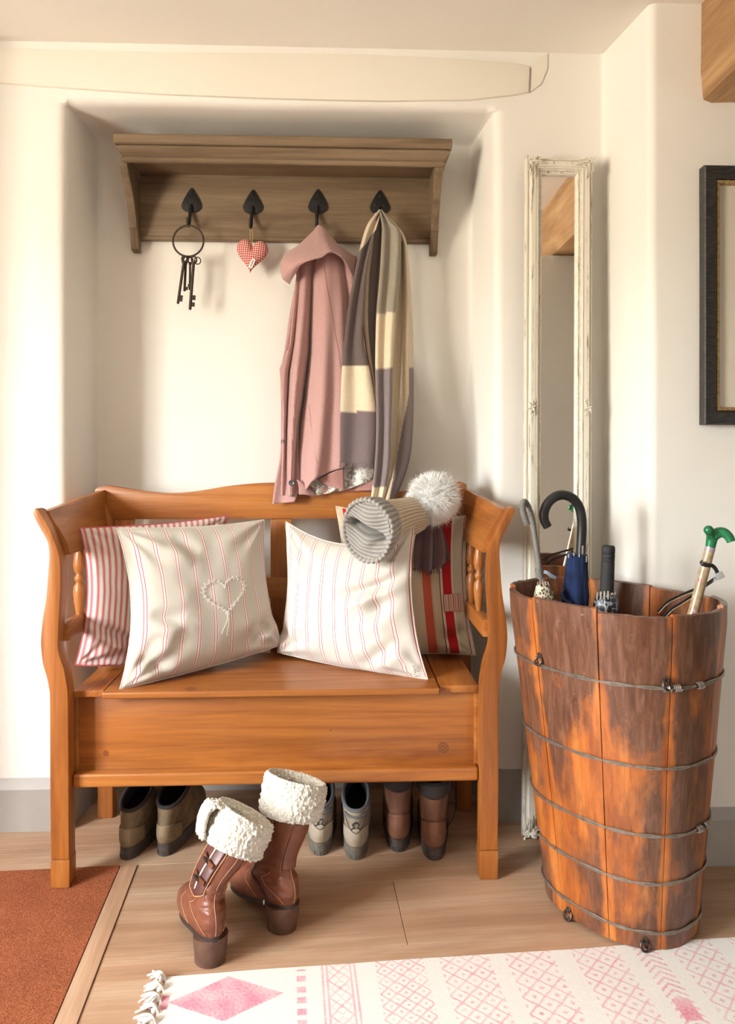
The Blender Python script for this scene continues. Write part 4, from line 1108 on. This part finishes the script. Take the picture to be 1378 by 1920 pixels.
def cushion(pil, m, label, seam_m=None):
    c = sum(pil.c, Vector())/4
    e = empty('cushion', (c.x, c.y, min(p.z for p in pil.c)), label, 'cushion', 'cushions on the bench seat')
    part('cover', pil.mesh(), m, e, weld=True, angle=75)
    part('piping', pil.seam(), seam_m or M_seamw, e)
    return e
M_seamw = plain('cream_seam', (.66, .60, .53), .9)
pa = Pillow((142, 1246, 2.075), (398, 1240, 2.235), (428, 966, 2.275), (150, 990, 2.045), .046, (-.01, .05, .02, .065), 1, ((0, .34, .42, .16, .020, .035), (0.02, .06, .3, .02, .010, .03), (.06, .70, .3, .55, .005, .05)), .006)
cushion(pa, M_tick, 'red and white ticking striped cushion at the back left of the bench', plain('red_piping', (.50, .10, .11), .9))
pb = Pillow((225, 1292, 1.962), (530, 1208, 2.245), (495, 975, 2.262), (219, 990, 2.055), .068, (-.015, .055, .025, .075), 5, ((.08, .42, .30, .36, .014, .045), (.05, .16, .26, .05, .016, .04), (.30, .93, .46, .80, .010, .05), (.72, .10, .98, .28, .018, .05), (.25, .3, .3, .15, .006, .06)), .006)
eb = cushion(pb, M_pin, 'oatmeal pinstriped cushion with an embroidered heart, at the front left of the seat')
pc = Pillow((522, 1222, 2.25), (802, 1273, 2.015), (776, 987, 2.09), (536, 978, 2.255), .068, (-.02, .06, .15, .05), 9, ((.50, .60, .98, .70, .018, .04), (.60, .40, .95, .55, .010, .05), (.70, .08, .93, .3, .010, .04), (.62, .05, .8, .22, .008, .04), (.0, .22, .16, .06, .014, .05), (.85, .70, .78, .35, .008, .05)), .006)
ec = cushion(pc, M_pin2, 'plain cream pinstriped cushion at the front right of the seat, below the hat')
pd = Pillow((655, 1230, 2.235), (891, 1228, 2.215), (878, 967, 2.262), (630, 949, 2.278), .044, (.015, .05, .045, .03), 13, ((.75, .10, 1.0, .2, .012, .04), (.90, .25, .97, .05, .008, .03)), .004)
ed_ = cushion(pd, M_bold, 'linen cushion with bold red stripes at the back right of the bench')
M_patch = stripes('striped_patch', [(0, (.46, .16, .14)), (.25, (.62, .50, .42)), (.5, (.40, .10, .10)), (.62, (.64, .52, .44))], 4, None)
part('patch', grid(lambda u, v: pd.pt(lerp(.795, .955, u), lerp(.315, .44, v), 1)+pd.n*.0025, 16, 12), M_patch, ed_, 'small striped sewn-on patch', solid=.0015)
# embroidered heart: little stems and leaves in pale thread
M_thread = plain('white_thread', (.78, .75, .69), .8, var=.03)
hc_u, hc_v = .585, .468
g = G()
def hs(a, k=1.0):
    x = 16*math.sin(a)**3/16; z = (13*math.cos(a)-5*math.cos(2*a)-2*math.cos(3*a)-math.cos(4*a)+2)/15
    return hc_u+.152*x*k, hc_v+.128*z*k
def onp(u, v, o=.0022): return pb.pt(u, v, 1)+pb.n*o
g.merge(tube([onp(*hs(.12+2*PI*.98*k/90)) for k in range(91)], .0007, 5))
for k in range(64):
    a = .15+2*PI*.97*k/64; u0, v0 = hs(a); u1, v1 = hs(a+.07, 1.10+.05*(k % 2) if k % 2 else .88)
    g.merge(tube([onp(u0, v0), onp((u0+u1)/2+.004, (v0+v1)/2+.003, .003), onp(u1, v1)], [.0006, .0011, .0005], 5))
for p_, q_ in (((.585, .338), (.55, .215)), ((.585, .338), (.585, .195)), ((.59, .345), (.62, .325))):
    g.merge(tube([onp(lerp(p_[0], q_[0], t)+.008*math.sin(t*5), lerp(p_[1], q_[1], t)) for t in (0, .25, .5, .75, 1)], .0007, 5))
part('embroidered_heart', g, M_thread, eb, 'heart embroidered in pale thread', kind='stuff')
g = G(); q0 = .955
for k in range(5): g.merge(tube(crv([pc.pt(.95, .05+.012*k, 1)+pc.n*.002, pc.pt(.93+.01*k, .02+.02*k, 1)+pc.n*(.006+.002*k), pc.pt(.97, .03+.01*k, 1)+pc.n*.003], 4), .0009, 5))
part('loose_thread', g, M_thread, ec, kind='stuff')

# ---------------------------------------------------------------- bobble hat
hat = empty('bobble_hat', tuple(P(745, 1000, 2.12)), 'ribbed grey and cream knitted hat with white fur pompom lying on the cushions', 'hat')
def knit():
    t = NT('ribbed_knit'); v = t.coords(); n = t.noise(v, 420, 3, .6)
    t.set('Base Color', t.mix(.45, t.attr(), t.ramp(n, [(.3, .68), (.7, 1.15)]), 'MULTIPLY')); t.set('Roughness', .95); t.set('Specular IOR Level', .1); t.set('Sheen Weight', .3); t.bump(n, .7, .003); return t.m
M_knit = knit()
path = [P(808, 968, 2.175), P(794, 966, 2.17), P(776, 967, 2.155), P(752, 972, 2.13), P(730, 979, 2.10), P(712, 985, 2.07), P(697, 991, 2.04), P(689, 994, 2.02)]
rad = [(.012, .012), (.040, .030), (.050, .040), (.054, .046), (.060, .052), (.072, .062), (.079, .070), (.081, .072)]
pth = crv(path, 6); rr_ = []
for i in range(len(pth)):
    x = i/6; k = min(int(x), 6); f = x-k; rr_.append((lerp(rad[k][0], rad[k+1][0], f), lerp(rad[k][1], rad[k+1][1], f)))
fr = frames(pth); rings = []; cols = []; NHT = 216
GREYK, CRK = (.42, .395, .36), (.66, .55, .40)
def hring(i, sc, push, col, ribs, amp, squash=0.0):
    p, t, u, w = fr[i]; up = Vector((0, 0, 1)); up = (up-t*up.dot(t)).normalized(); sd = t.cross(up); a, b = rr_[i]; ring = []; cc = []
    for k in range(NHT):
        th = 2*PI*k/NHT; rb = math.cos(th*ribs); wob = 1+.05*nz(math.cos(th)*1.6, math.sin(th)*1.6, i*.15)
        q = sc*wob+amp/a*rb
        ring.append(p+t*(push+.008*nz(math.cos(th)*1.3, math.sin(th)*1.3, 5))+up*(a*q*math.sin(th)*(1-squash))+sd*(b*q*math.cos(th))-Vector((0, 0, .012*squash*0)))
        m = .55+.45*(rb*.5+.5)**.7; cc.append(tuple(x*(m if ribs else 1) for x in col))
    rings.append(ring); cols.extend(cc)
for i in range(0, 27): hring(i, 1, 0, CRK, 36, .0016 if i > 3 else 0)
for i in range(27, len(pth)): hring(i, 1.03+.03*sstep(27, 30, i), 0, GREYK if i > 27 else CRK, 36, .0022)
L_ = len(pth)-1
for sc, pu_ in ((1.05, .005), (1.0, .009), (.94, .007), (.90, .000)):
    hring(L_, sc, pu_, GREYK, 36, .0016, 0)
g = loft(rings, True, True, False); g.c = cols
fp, ft, fu, fw = fr[L_]; up = (Vector((0, 0, 1))-ft*ft.z).normalized(); sd = ft.cross(up)
if sd.x < 0: sd = -sd
ra, rb_ = rr_[L_]
def mouth(u, v):
    r, th = u, 2*PI*v
    q = .93*(1+.05*nz(math.cos(th)*1.6, math.sin(th)*1.6, L_*.15)*r)
    x, z = r*math.cos(th), r*math.sin(th)
    xr, zr = x+.25*z*z-.12, z-.30*x*x+.2*x          # ribs sweep across the opening in curves
    slit = math.exp(-((z+.42*x+.04)/.15)**2)*sstep(1.0, .55, abs(x+.15))
    pinch = math.exp(-((z+.55-.3*x)/.12)**2-((x-.45)/.33)**2)
    bul = .022*math.exp(-((z-.38)/.42)**2-((x-.12)/.62)**2)+.020*math.exp(-((z+.52)/.30)**2-((x-.0)/.6)**2)
    rib = math.cos(zr*46+1.5*x)
    d = sstep(1, .55, r)*(bul-.010)-.050*slit*sstep(1, .7, r)-.014*pinch+.0023*rib*sstep(1.02, .9, r)
    return fp+ft*(.002+d)+up*(ra*q*z)+sd*(rb_*q*x)
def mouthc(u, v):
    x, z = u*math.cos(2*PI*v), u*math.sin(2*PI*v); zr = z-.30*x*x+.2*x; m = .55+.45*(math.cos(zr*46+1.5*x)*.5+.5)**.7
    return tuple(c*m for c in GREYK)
part('cuff_lining', grid(mouth, 70, 220, mouthc), M_knit, hat, 'grey ribbed inside of the cuff', weld=True, angle=85)
part('knitted_body', g, M_knit, hat, angle=80)
pc0 = P(813, 935, 2.185)
M_fur = plain('white_fur', (.95, .94, .92), .8, var=.04)
pom = part('pompom', ball(pc0, .058, 24, 16), M_fur, hat, 'fluffy white fur pompom')
g = G(); rnd = random.Random(3)
for k in range(9000):
    z = rnd.uniform(-1, 1); a = rnd.uniform(0, 2*PI); s_ = math.sqrt(1-z*z); d = Vector((s_*math.cos(a), s_*math.sin(a), z))
    L_ = rnd.uniform(.018, .032) if rnd.random() < .93 else rnd.uniform(.034, .05)
    bend = Vector((rnd.uniform(-1, 1), rnd.uniform(-1, 1), rnd.uniform(-1, .6)))*.35
    b = pc0+d*.052; m = pc0+(d+bend*.12).normalized()*(.052+L_*.55); t_ = pc0+(d+bend*.5).normalized()*(.052+L_)
    w = d.orthogonal().normalized(); w = (Matrix.Rotation(rnd.uniform(0, PI), 3, d) @ w)*(.0009 if L_ < .033 else .0005)
    o = len(g.v); g.v += [b-w, b+w, m+w*.7, m-w*.7, t_]; g.uv += [(0, 0)]*5; g.c += [(1, 1, 1)]*5
    g.f += [(o, o+1, o+2, o+3), (o+3, o+2, o+4)]
part('fur', g, M_fur, pom, kind='stuff')
# far end of the scarf, lying behind the hat and hanging over the back cushion
net = [[(716, 944, 2.270), (722, 942, 2.272), (730, 940, 2.274), (738, 938, 2.276)], [(756, 962, 2.243), (764, 954, 2.247), (770, 950, 2.25), (778, 946, 2.254)], [(784, 982, 2.222), (796, 974, 2.210), (808, 968, 2.208), (820, 965, 2.212)], [(778, 1010, 2.190), (800, 1004, 2.182), (816, 1000, 2.184), (832, 998, 2.192)], [(775, 1040, 2.180), (800, 1044, 2.172), (818, 1034, 2.176), (840, 1028, 2.188)], [(776, 1062, 2.178), (800, 1070, 2.168), (816, 1066, 2.174), (843, 1050, 2.186)]]
g = patch(net, 60, 36, None, lambda u, v: (0, -.012*math.sin(v*17+u*1.5)*sstep(.3, .8, u), 0))
g.c = [wv((.115, .062, .068), *uv) for uv in g.uv]
part('trailing_end', g, M_scarf, scarf, solid=.003)
fr_ = G()
for k in range(60):
    b = g.v[60*37+int(k/59*36)].copy(); L_ = random.uniform(.006, .016)
    fr_.merge(tube([b+Vector((0, 0, .002)), b+Vector((random.uniform(-.003, .003), -.003, -L_*.5)), b+Vector((random.uniform(-.007, .007), random.uniform(-.008, 0), -L_))], .0008, 4))
part('fringe', fr_, plain('dark_plum_fringe', (.10, .055, .06), .95), scarf, kind='stuff')

# ---------------------------------------------------------------- footwear
def leather(name, c, c2, rough=.38, sc=16):
    t = NT(name); v = t.coords(); n = t.noise(v, sc, 5, .6); f = t.noise(v, 260, 3)
    t.set('Base Color', t.mix(.25, t.ramp(n, [(.3, c), (.7, c2)]), t.ramp(f, [(.3, .7), (.7, 1.15)]), 'MULTIPLY')); t.set('Roughness', t.ramp(n, [(.3, rough+.1), (.7, rough)])); t.bump(f, .18, .0015); return t.m
class Shoe:
    """rows (xb, xf, w, zb, zf) from the welt upwards; x runs heel to toe"""
    def __init__(s, rows, loc, head, roll=0, pitch=0, pivot=.13, toe=1.0):
        s.rows = rows; s.m = Matrix.Translation(loc) @ Matrix.Rotation(math.radians(head), 4, 'Z'); s.roll = roll; s.pitch = pitch; s.pv = pivot
    def row(s, k):
        n = len(s.rows)-1; k = min(max(k, 0), n); i = min(int(k), n-1); f = k-i; R_ = s.rows
        a, b, c, d = R_[max(i-1, 0)], R_[i], R_[i+1], R_[min(i+2, n)]
        return [.5*((2*b[j])+(c[j]-a[j])*f+(2*a[j]-5*b[j]+4*c[j]-d[j])*f*f+(3*b[j]-a[j]-3*c[j]+d[j])*f**3) for j in range(5)]
    def wl(s, p):
        if s.roll or s.pitch:
            t = sstep(s.pv-.03, s.pv+.10, p.z); piv = Vector((.055, 0, s.pv))
            if p.z > s.pv-.03:
                q = Matrix.Rotation(math.radians(s.roll)*t, 3, 'X') @ Matrix.Rotation(math.radians(s.pitch)*t, 3, 'Y') @ (p-piv); p = piv+q
        return s.m @ p
    def loc(s, k, th, off=0.0):
        xb, xf, w, zb, zf = s.row(k); c, sn = math.cos(th), math.sin(th); h = (xf-xb)/2
        x = (xb+xf)/2+h*math.copysign(abs(c)**.88, c); t = min(1, max(0, (x-xb)/(xf-xb)))
        el = sstep(.12, .30, xf-xb)
        ww = w*lerp(1, .86+.22*sstep(.25, .65, t)-.06*sstep(.0, .4, t), el)
        y = ww*math.copysign(abs(sn)**.9, sn); z = lerp(zb, zf, t**1.15)
        n = Vector((c/h*w, sn, 0)).normalized()
        return Vector((x, y, z))+n*off
    def pt(s, k, th, off=0.0): return s.wl(s.loc(k, th, off))
    def upper(s, nk=60, nt=64, disp=None):
        n = len(s.rows)-1
        return loft([[s.pt(i/nk*n, 2*PI*j/nt, disp(i/nk*n, 2*PI*j/nt) if disp else 0) for j in range(nt)] for i in range(nk+1)], True, True, False)
    def slab(s, off, dz, k=0.0, up=.004):
        a = [s.loc(k, 2*PI*j/64, off) for j in range(64)]
        return loft([[s.wl(p-Vector((0, 0, dz))) for p in a], [s.wl(p) for p in a], [s.wl(p+Vector((0, 0, up))) for p in a]], True, True, True)
    def line(s, pts, off=.0010, r=.0007, n=5):
        q = []
        for (k0, a0), (k1, a1) in zip(pts, pts[1:]):
            for i in range(6): q.append(s.pt(lerp(k0, k1, i/6), lerp(a0, a1, i/6), off))
        q.append(s.pt(*pts[-1], off)); return tube(q, r, n)
brows = [(-.006, .243, .0385, .066, .016), (-.013, .252, .044, .080, .030), (-.016, .246, .045, .095, .050), (-.014, .226, .043, .109, .069), (-.008, .190, .040, .122, .090), (.000, .152, .034, .132, .110), (.005, .124, .033, .150, .136), (.004, .112, .034, .172, .166), (-.003, .108, .038, .205, .203), (-.010, .110, .043, .245, .245), (-.014, .114, .046, .285, .285), (-.015, .116, .047, .312, .312)]
M_leath = leather('tan_leather', (.12, .034, .017), (.235, .080, .043), .33)
M_leathd = leather('dark_tan_leather', (.075, .024, .020), (.13, .045, .034), .4)
M_sole = plain('dark_sole', (.030, .020, .018), .6, var=.2)
M_heel = leather('stacked_heel', (.075, .034, .022), (.15, .075, .048), .5, 30)
M_stitch = plain('pale_stitching', (.48, .25, .13), .8)
def fleece():
    t = NT('cream_fleece'); v = t.coords(); d = t.voro(v, 210); n = t.noise(v, 150, 4)
    t.set('Base Color', t.ramp(n, [(.3, (.54, .49, .40)), (.65, (.74, .70, .615))])); t.set('Roughness', .95); t.set('Specular IOR Level', .05); t.set('Sheen Weight', .4); t.bump(d, .8, .004); return t.m
M_fleece = fleece()
def fl(p): 
    return .0085*abs(nz(p.x*120, p.y*120, p.z*120))+.0034*nz(p.x*250, p.y*250, p.z*250)
def boot(loc, head, roll, pitch, label, kind, zs=1.0):
    s = Shoe([(a, b, c, d if d < .13 else .13+(d-.13)*zs, e if e < .13 else .13+(e-.13)*zs) for a, b, c, d, e in brows], loc, head, roll, pitch)
    e = empty('ankle_boot', loc, label, 'boot', 'pair of ankle boots')
    def dsp(k, th): return .0022*nz(k*1.5, math.cos(th)*2, math.sin(th)*2+head)*(1 if k > 1 else 0)+(-.0025*math.exp(-((k-5.6+.5*math.sin(th*2))/.28)**2)+.002*math.exp(-((k-6.3)/.3)**2))
    part('leather_upper', s.upper(90, 80, dsp), M_leath, e, angle=70)
    part('sole', s.slab(.0018, .007, 0.0, .002), M_sole, e)
    hl = []
    for z, sc, dx in ((.0605, 1.0, 0), (.04, .97, .001), (.015, .91, .004), (0.0006, .90, .005)):
        ring = []
        for j in range(40):
            th = 2*PI*j/40; x = .032+.0395*math.cos(th)*sc; y = .0365*math.sin(th)*sc
            x = min(x, .058); ring.append(s.m @ Vector((x+dx, y, z+(.0 if z < .05 else -(x*.13)))))
        hl.append(ring)
    part('heel', loft(list(reversed(hl)), True, True, True), M_heel, e, angle=50)
    # fleece cuff turned down round the top
    kt = 11.0; NT_ = 190; cuffp = [(10.4, -.010), (10.9, -.006), (11.15, .003), (11.18, .010), (11.0, .0145), (10.5, .016), (10.0, .0165), (9.5, .017), (9.05, .0175), (8.85, .015), (8.85, .009), (9.05, .004)]
    cp = [(interp([(i/11, a) for i, (a, b) in enumerate(cuffp)], q/44), interp([(i/11, b) for i, (a, b) in enumerate(cuffp)], q/44)) for q in range(45)]
    rings = []
    for k, off in cp:
        ring = []
        for j in range(NT_):
            th = 2*PI*j/NT_; kk = k-(.35*math.sin(th*1+.5)*.4 if k < 10 else 0); base = s.loc(min(kk, 11), th, off)+Vector((0, 0, max(0, kk-11)*.06))
            ring.append(s.wl(s.loc(min(kk, 11), th, off+fl(base))+Vector((0, 0, max(0, kk-11)*.06))))
        rings.append(ring)
    part('fleece_cuff', loft(rings), M_fleece, e, 'cream fleece cuff', angle=85)
    # stitching
    g = G(); d2 = math.pi
    for sg in (1, -1):
        g.merge(s.line([(.6, d2-sg*.45*1.0), (1.8, d2-sg*.75), (3.0, d2-sg*1.15), (4.2, d2-sg*1.35), (5.2, d2-sg*1.1)]))
        g.merge(s.line([(.6, d2-sg*1.35), (1.8, d2-sg*1.5), (3.2, d2-sg*1.7), (4.6, d2-sg*1.9)]))
        g.merge(s.line([(5.4, d2-sg*.6), (6.8, d2-sg*.55), (8.2, d2-sg*.55), (9.0, d2-sg*.35), (9.15, d2)]))
    g.merge(s.line([(.6, d2), (2, d2), (4, d2), (6, d2), (9, d2)], .0012, .0007))
    part('stitching', g, M_stitch, e)
    return s, e
lb, le = boot((-.250, 1.612, 0), 112, 30, 5, 'tan leather ankle boot with toggled side panel and fleece cuff, nearest the rug', 'l', .90)
rb, re_ = boot((-.098, 1.722, 0), 127, 17, 3, 'tan leather ankle boot with side zip and fleece cuff, the one nearer the bench', 'r')
# left boot: side panel with toggles on its left flank
d2 = PI
def panel(s, k0, k1, a0, a1, off): return grid(lambda u, v: s.pt(lerp(k0, k1, u)+.35*math.sin(PI*v)*(1-u)*-1, lerp(a0, a1, v), off), 18, 14)
part('side_panel', panel(lb, 6.0, 8.9, d2-.62, d2-1.72, .0022), M_leathd, le, 'dark tooled side panel', solid=.0015)
g = G(); g.merge(lb.line([(8.9, d2-.54), (7.2, d2-.53), (5.9, d2-.62), (5.45, d2-1.15), (5.9, d2-1.75), (7.4, d2-1.80), (8.9, d2-1.80)], .003, .0011)); part('stitching', g, M_stitch, le)
part('fleece_lacing', lb.line([(8.8, d2-1.12), (7.6, d2-1.16), (6.2, d2-1.20)], .0045, .0022, 6), M_fleece, le)
for k in (6.9, 7.9):
    pA, pB = lb.pt(k, d2-.72, .006), lb.pt(k+.3, d2-1.55, .006)
    part('toggle_strap', strap(crv([pA, lb.pt(k+.15, d2-1.14, .0075), pB], 5), .010, .003, (0, 0, 1)), M_leath, le)
    tm = lb.pt(k+.15, d2-1.12, .011); part('toggle', tube([tm+Vector((-.006, 0, .008)), tm, tm+Vector((.006, 0, -.008))], [.0025, .0042, .0025], 8), M_sole, le)
fa = [lb.pt(10.9, d2-1.35, .014), lb.pt(10.8, d2-1.95, .016)]
g = grid(lambda u, v: fa[0].lerp(fa[1], v)+Vector((-.040*math.sin(u*1.5), -.012*u, .012*math.sin(PI*u)-.062*u*u))+Vector((0, 0, .004))+Vector((0, 0, fl(Vector((u*.07, v*.05, 1))))), 30, 24)
part('cuff_flap', g, M_fleece, le, 'turned back corner of the fleece cuff', solid=.008)
# right boot: zip on the inner side, pull loop at the cuff
part('zip', rb.line([(.5, d2-1.05), (1.5, d2-1.12), (3.0, d2-1.35), (4.5, d2-1.75), (6, d2-1.95), (8.8, d2-2.0)], .0015, .0024, 6), M_sole, re_, 'dark zip')
part('zip_pull', tube([rb.pt(.9, d2-1.08, .005), rb.pt(.4, d2-1.06, .008), rb.pt(.0, d2-1.05, .010)], [.0022, .003, .002], 6), M_chrome, re_)
part('back_strap', grid(lambda u, v: rb.pt(lerp(5.6, 9.0-.5*(2*v-1)**2, u), d2+lerp(-.52, .45, v), .0022), 18, 10), M_leath, re_, solid=.002)
part('pull_loop', strap(crv([rb.pt(8.8, d2-1.5, .003), rb.pt(8.6, d2-1.5, .010), rb.pt(8.0, d2-1.45, .009), rb.pt(7.6, d2-1.42, .003)], 4), .014, .0025, tuple(rb.pt(8, d2-1.3)-rb.pt(8, d2-1.6))), M_leath, re_)

# shoes on the floor under the bench
srows = [(0, .285, .040, .030, .028), (-.006, .292, .044, .045, .042), (-.007, .285, .044, .060, .062), (-.004, .262, .042, .075, .082), (0, .225, .040, .090, .100), (.004, .185, .038, .105, .118), (.006, .160, .037, .116, .138), (.007, .148, .037, .124, .158)]
hrows = srows[:5]+[(.002, .185, .039, .112, .118), (.004, .155, .039, .135, .142), (.002, .142, .040, .158, .168), (-.001, .138, .041, .180, .190), (-.003, .138, .042, .198, .205)]
M_inner = plain('dark_lining', (.016, .012, .012), .9)
def lowshoe(nm, rows, loc, head, lab, mats, cat, emblem=None, tongue=True, welt=.002):
    s = Shoe(rows, loc, head); e = empty(nm, loc, lab, cat, 'footwear under the bench'); up, so, he, co = mats
    part('upper', s.upper(40, 56), up, e, angle=70)
    a = [s.loc(0, 2*PI*j/64, .004) for j in range(64)]
    g = loft([[s.wl(Vector((p.x, p.y, z))) if z is not None else s.wl(p) for p in a] for z in (.0006, .012)]+[[s.wl(p) for p in a], [s.wl(p+Vector((0, 0, .004))) for p in a]], True, True, True)
    sol = part('sole', g, so, e, angle=50)
    g = G()
    for j in range(0, 64, 3):
        if -.75 < math.cos(2*PI*j/64): continue
        q = a[j]; b = a[(j+2) % 64]; n = Vector((math.cos(2*PI*j/64), math.sin(2*PI*j/64), 0))*.0015
        g.merge(hexa([s.wl(Vector((q.x, q.y, .002))+n), s.wl(Vector((b.x, b.y, .002))+n), s.wl(Vector((b.x, b.y, .011))+n), s.wl(Vector((q.x, q.y, .011))+n)], [s.wl(Vector((q.x, q.y, .002))-n), s.wl(Vector((b.x, b.y, .002))-n), s.wl(Vector((b.x, b.y, .011))-n), s.wl(Vector((q.x, q.y, .011))-n)], 0))
    part('tread', g, so, sol, kind='stuff')
    n = len(rows)-1
    part('collar', tube([s.pt(n, 2*PI*j/40, -.002) for j in range(40)], .0052, 8, closed=True), co, e)
    part('lining', loft([[s.pt(k, 2*PI*j/40, o) for j in range(40)] for k, o in ((n, -.003), (n-1, -.008), (n-2.5, -.010))], True, False, True), M_inner, e)
    part('heel_counter', grid(lambda u, v: s.pt(lerp(.3, n*.5, u)-.8*(2*v-1)**2*u, PI+lerp(-1.0, 1.0, v), .002), 10, 16), he, e, solid=.002)
    if tongue:
        part('tongue', grid(lambda u, v: s.wl(s.loc(n, lerp(-.6, .6, v), -.006)+Vector((-.010*u, 0, .040*u))), 8, 8), co, e, solid=.005)
    return s, e
M_khaki = leather('khaki_suede', (.12, .085, .048), (.23, .165, .095), .8, 30); M_khak2 = leather('sand_suede', (.17, .12, .065), (.27, .20, .12), .8, 30)
M_dsole = plain('dirty_sole', (.065, .052, .045), .9, var=.35, scale=50); M_gsole = plain('grey_sole', (.13, .11, .09), .9, var=.3, scale=60)
M_dcol = plain('dark_collar', (.035, .028, .028), .85)
M_gup = leather('grey_suede', (.21, .165, .115), (.34, .28, .205), .8, 28); M_gheel = leather('stone_heel', (.29, .235, .17), (.41, .345, .265), .75, 28); M_gcol = plain('blue_grey_collar', (.12, .125, .13), .8)
M_brn = leather('worn_brown_leather', (.115, .048, .028), (.23, .105, .062), .5, 22); M_brn2 = leather('russet_leather', (.16, .060, .034), (.26, .115, .065), .45, 22)
def pf(x, y): p = PZ(x, y); return (p.x, p.y, 0)
for k, (x, y, h, lab) in enumerate(((236, 1612, 83, 'muddy khaki walking shoe under the bench, leftmost of the row'), (306, 1605, 81, 'muddy khaki walking shoe under the bench, second from the left'))):
    lowshoe('walking_shoe', srows, pf(x, y), h, lab, (M_khaki, M_dsole, M_khak2, M_dcol), 'shoe')
for k, (x, y, h, lab) in enumerate(((600, 1604, 90, 'stone grey trainer under the bench, half hidden by the boot cuff'), (667, 1612, 88, 'stone grey trainer under the bench, beside the brown boots'))):
    s, e = lowshoe('trainer', srows, pf(x, y), h, lab, (M_gup, M_gsole, M_gheel, M_gcol), 'shoe')
    g = G()
    for sg in (1, -1): g.merge(s.line([(4.6, PI), (4.2, PI+sg*.16), (3.7, PI+sg*.08), (3.3, PI+sg*.26)], .0045, .0016, 5))
    part('heel_mark', g, M_dcol, e)
    part('heel_band', s.line([(5.6, PI-.8), (5.4, PI), (5.6, PI+.8)], .004, .003, 6), M_gcol, e)
    part('heel_seam', s.line([(5.1, PI-.75), (3.4, PI-.35), (2.8, PI), (3.4, PI+.35), (5.1, PI+.75)], .0035, .0009, 5), M_dcol, e)
for k, (x, y, h, lab) in enumerate(((747, 1597, 86, 'worn brown lace-up boot under the bench, next to the trainers'), (814, 1613, 84, 'worn brown lace-up boot under the bench, rightmost of the row'))):
    s, e = lowshoe('walking_boot', hrows, pf(x, y), h, lab, (M_brn, M_dsole, M_brn2, M_dcol), 'boot')
    n = len(hrows)-1
    part('padded_collar', grid(lambda u, v: s.pt(lerp(n-1.9+.5*abs(2*v-1), n, u), PI+lerp(-1.5, 1.5, v), .0045), 8, 20), M_dcol, e, solid=.006)
    if k == 1:
        c = s.pt(4, PI/2*3, .004)
        part('lace', tube(crv([s.pt(8, -.9, .004), s.pt(7, -1.2, .016), s.pt(5, -1.35, .024), s.pt(2.6, -1.45, .022), s.pt(1.5, -1.6, .016), s.pt(1.2, -1.9, .004)], 6), .0014, 6), M_dcol, e)
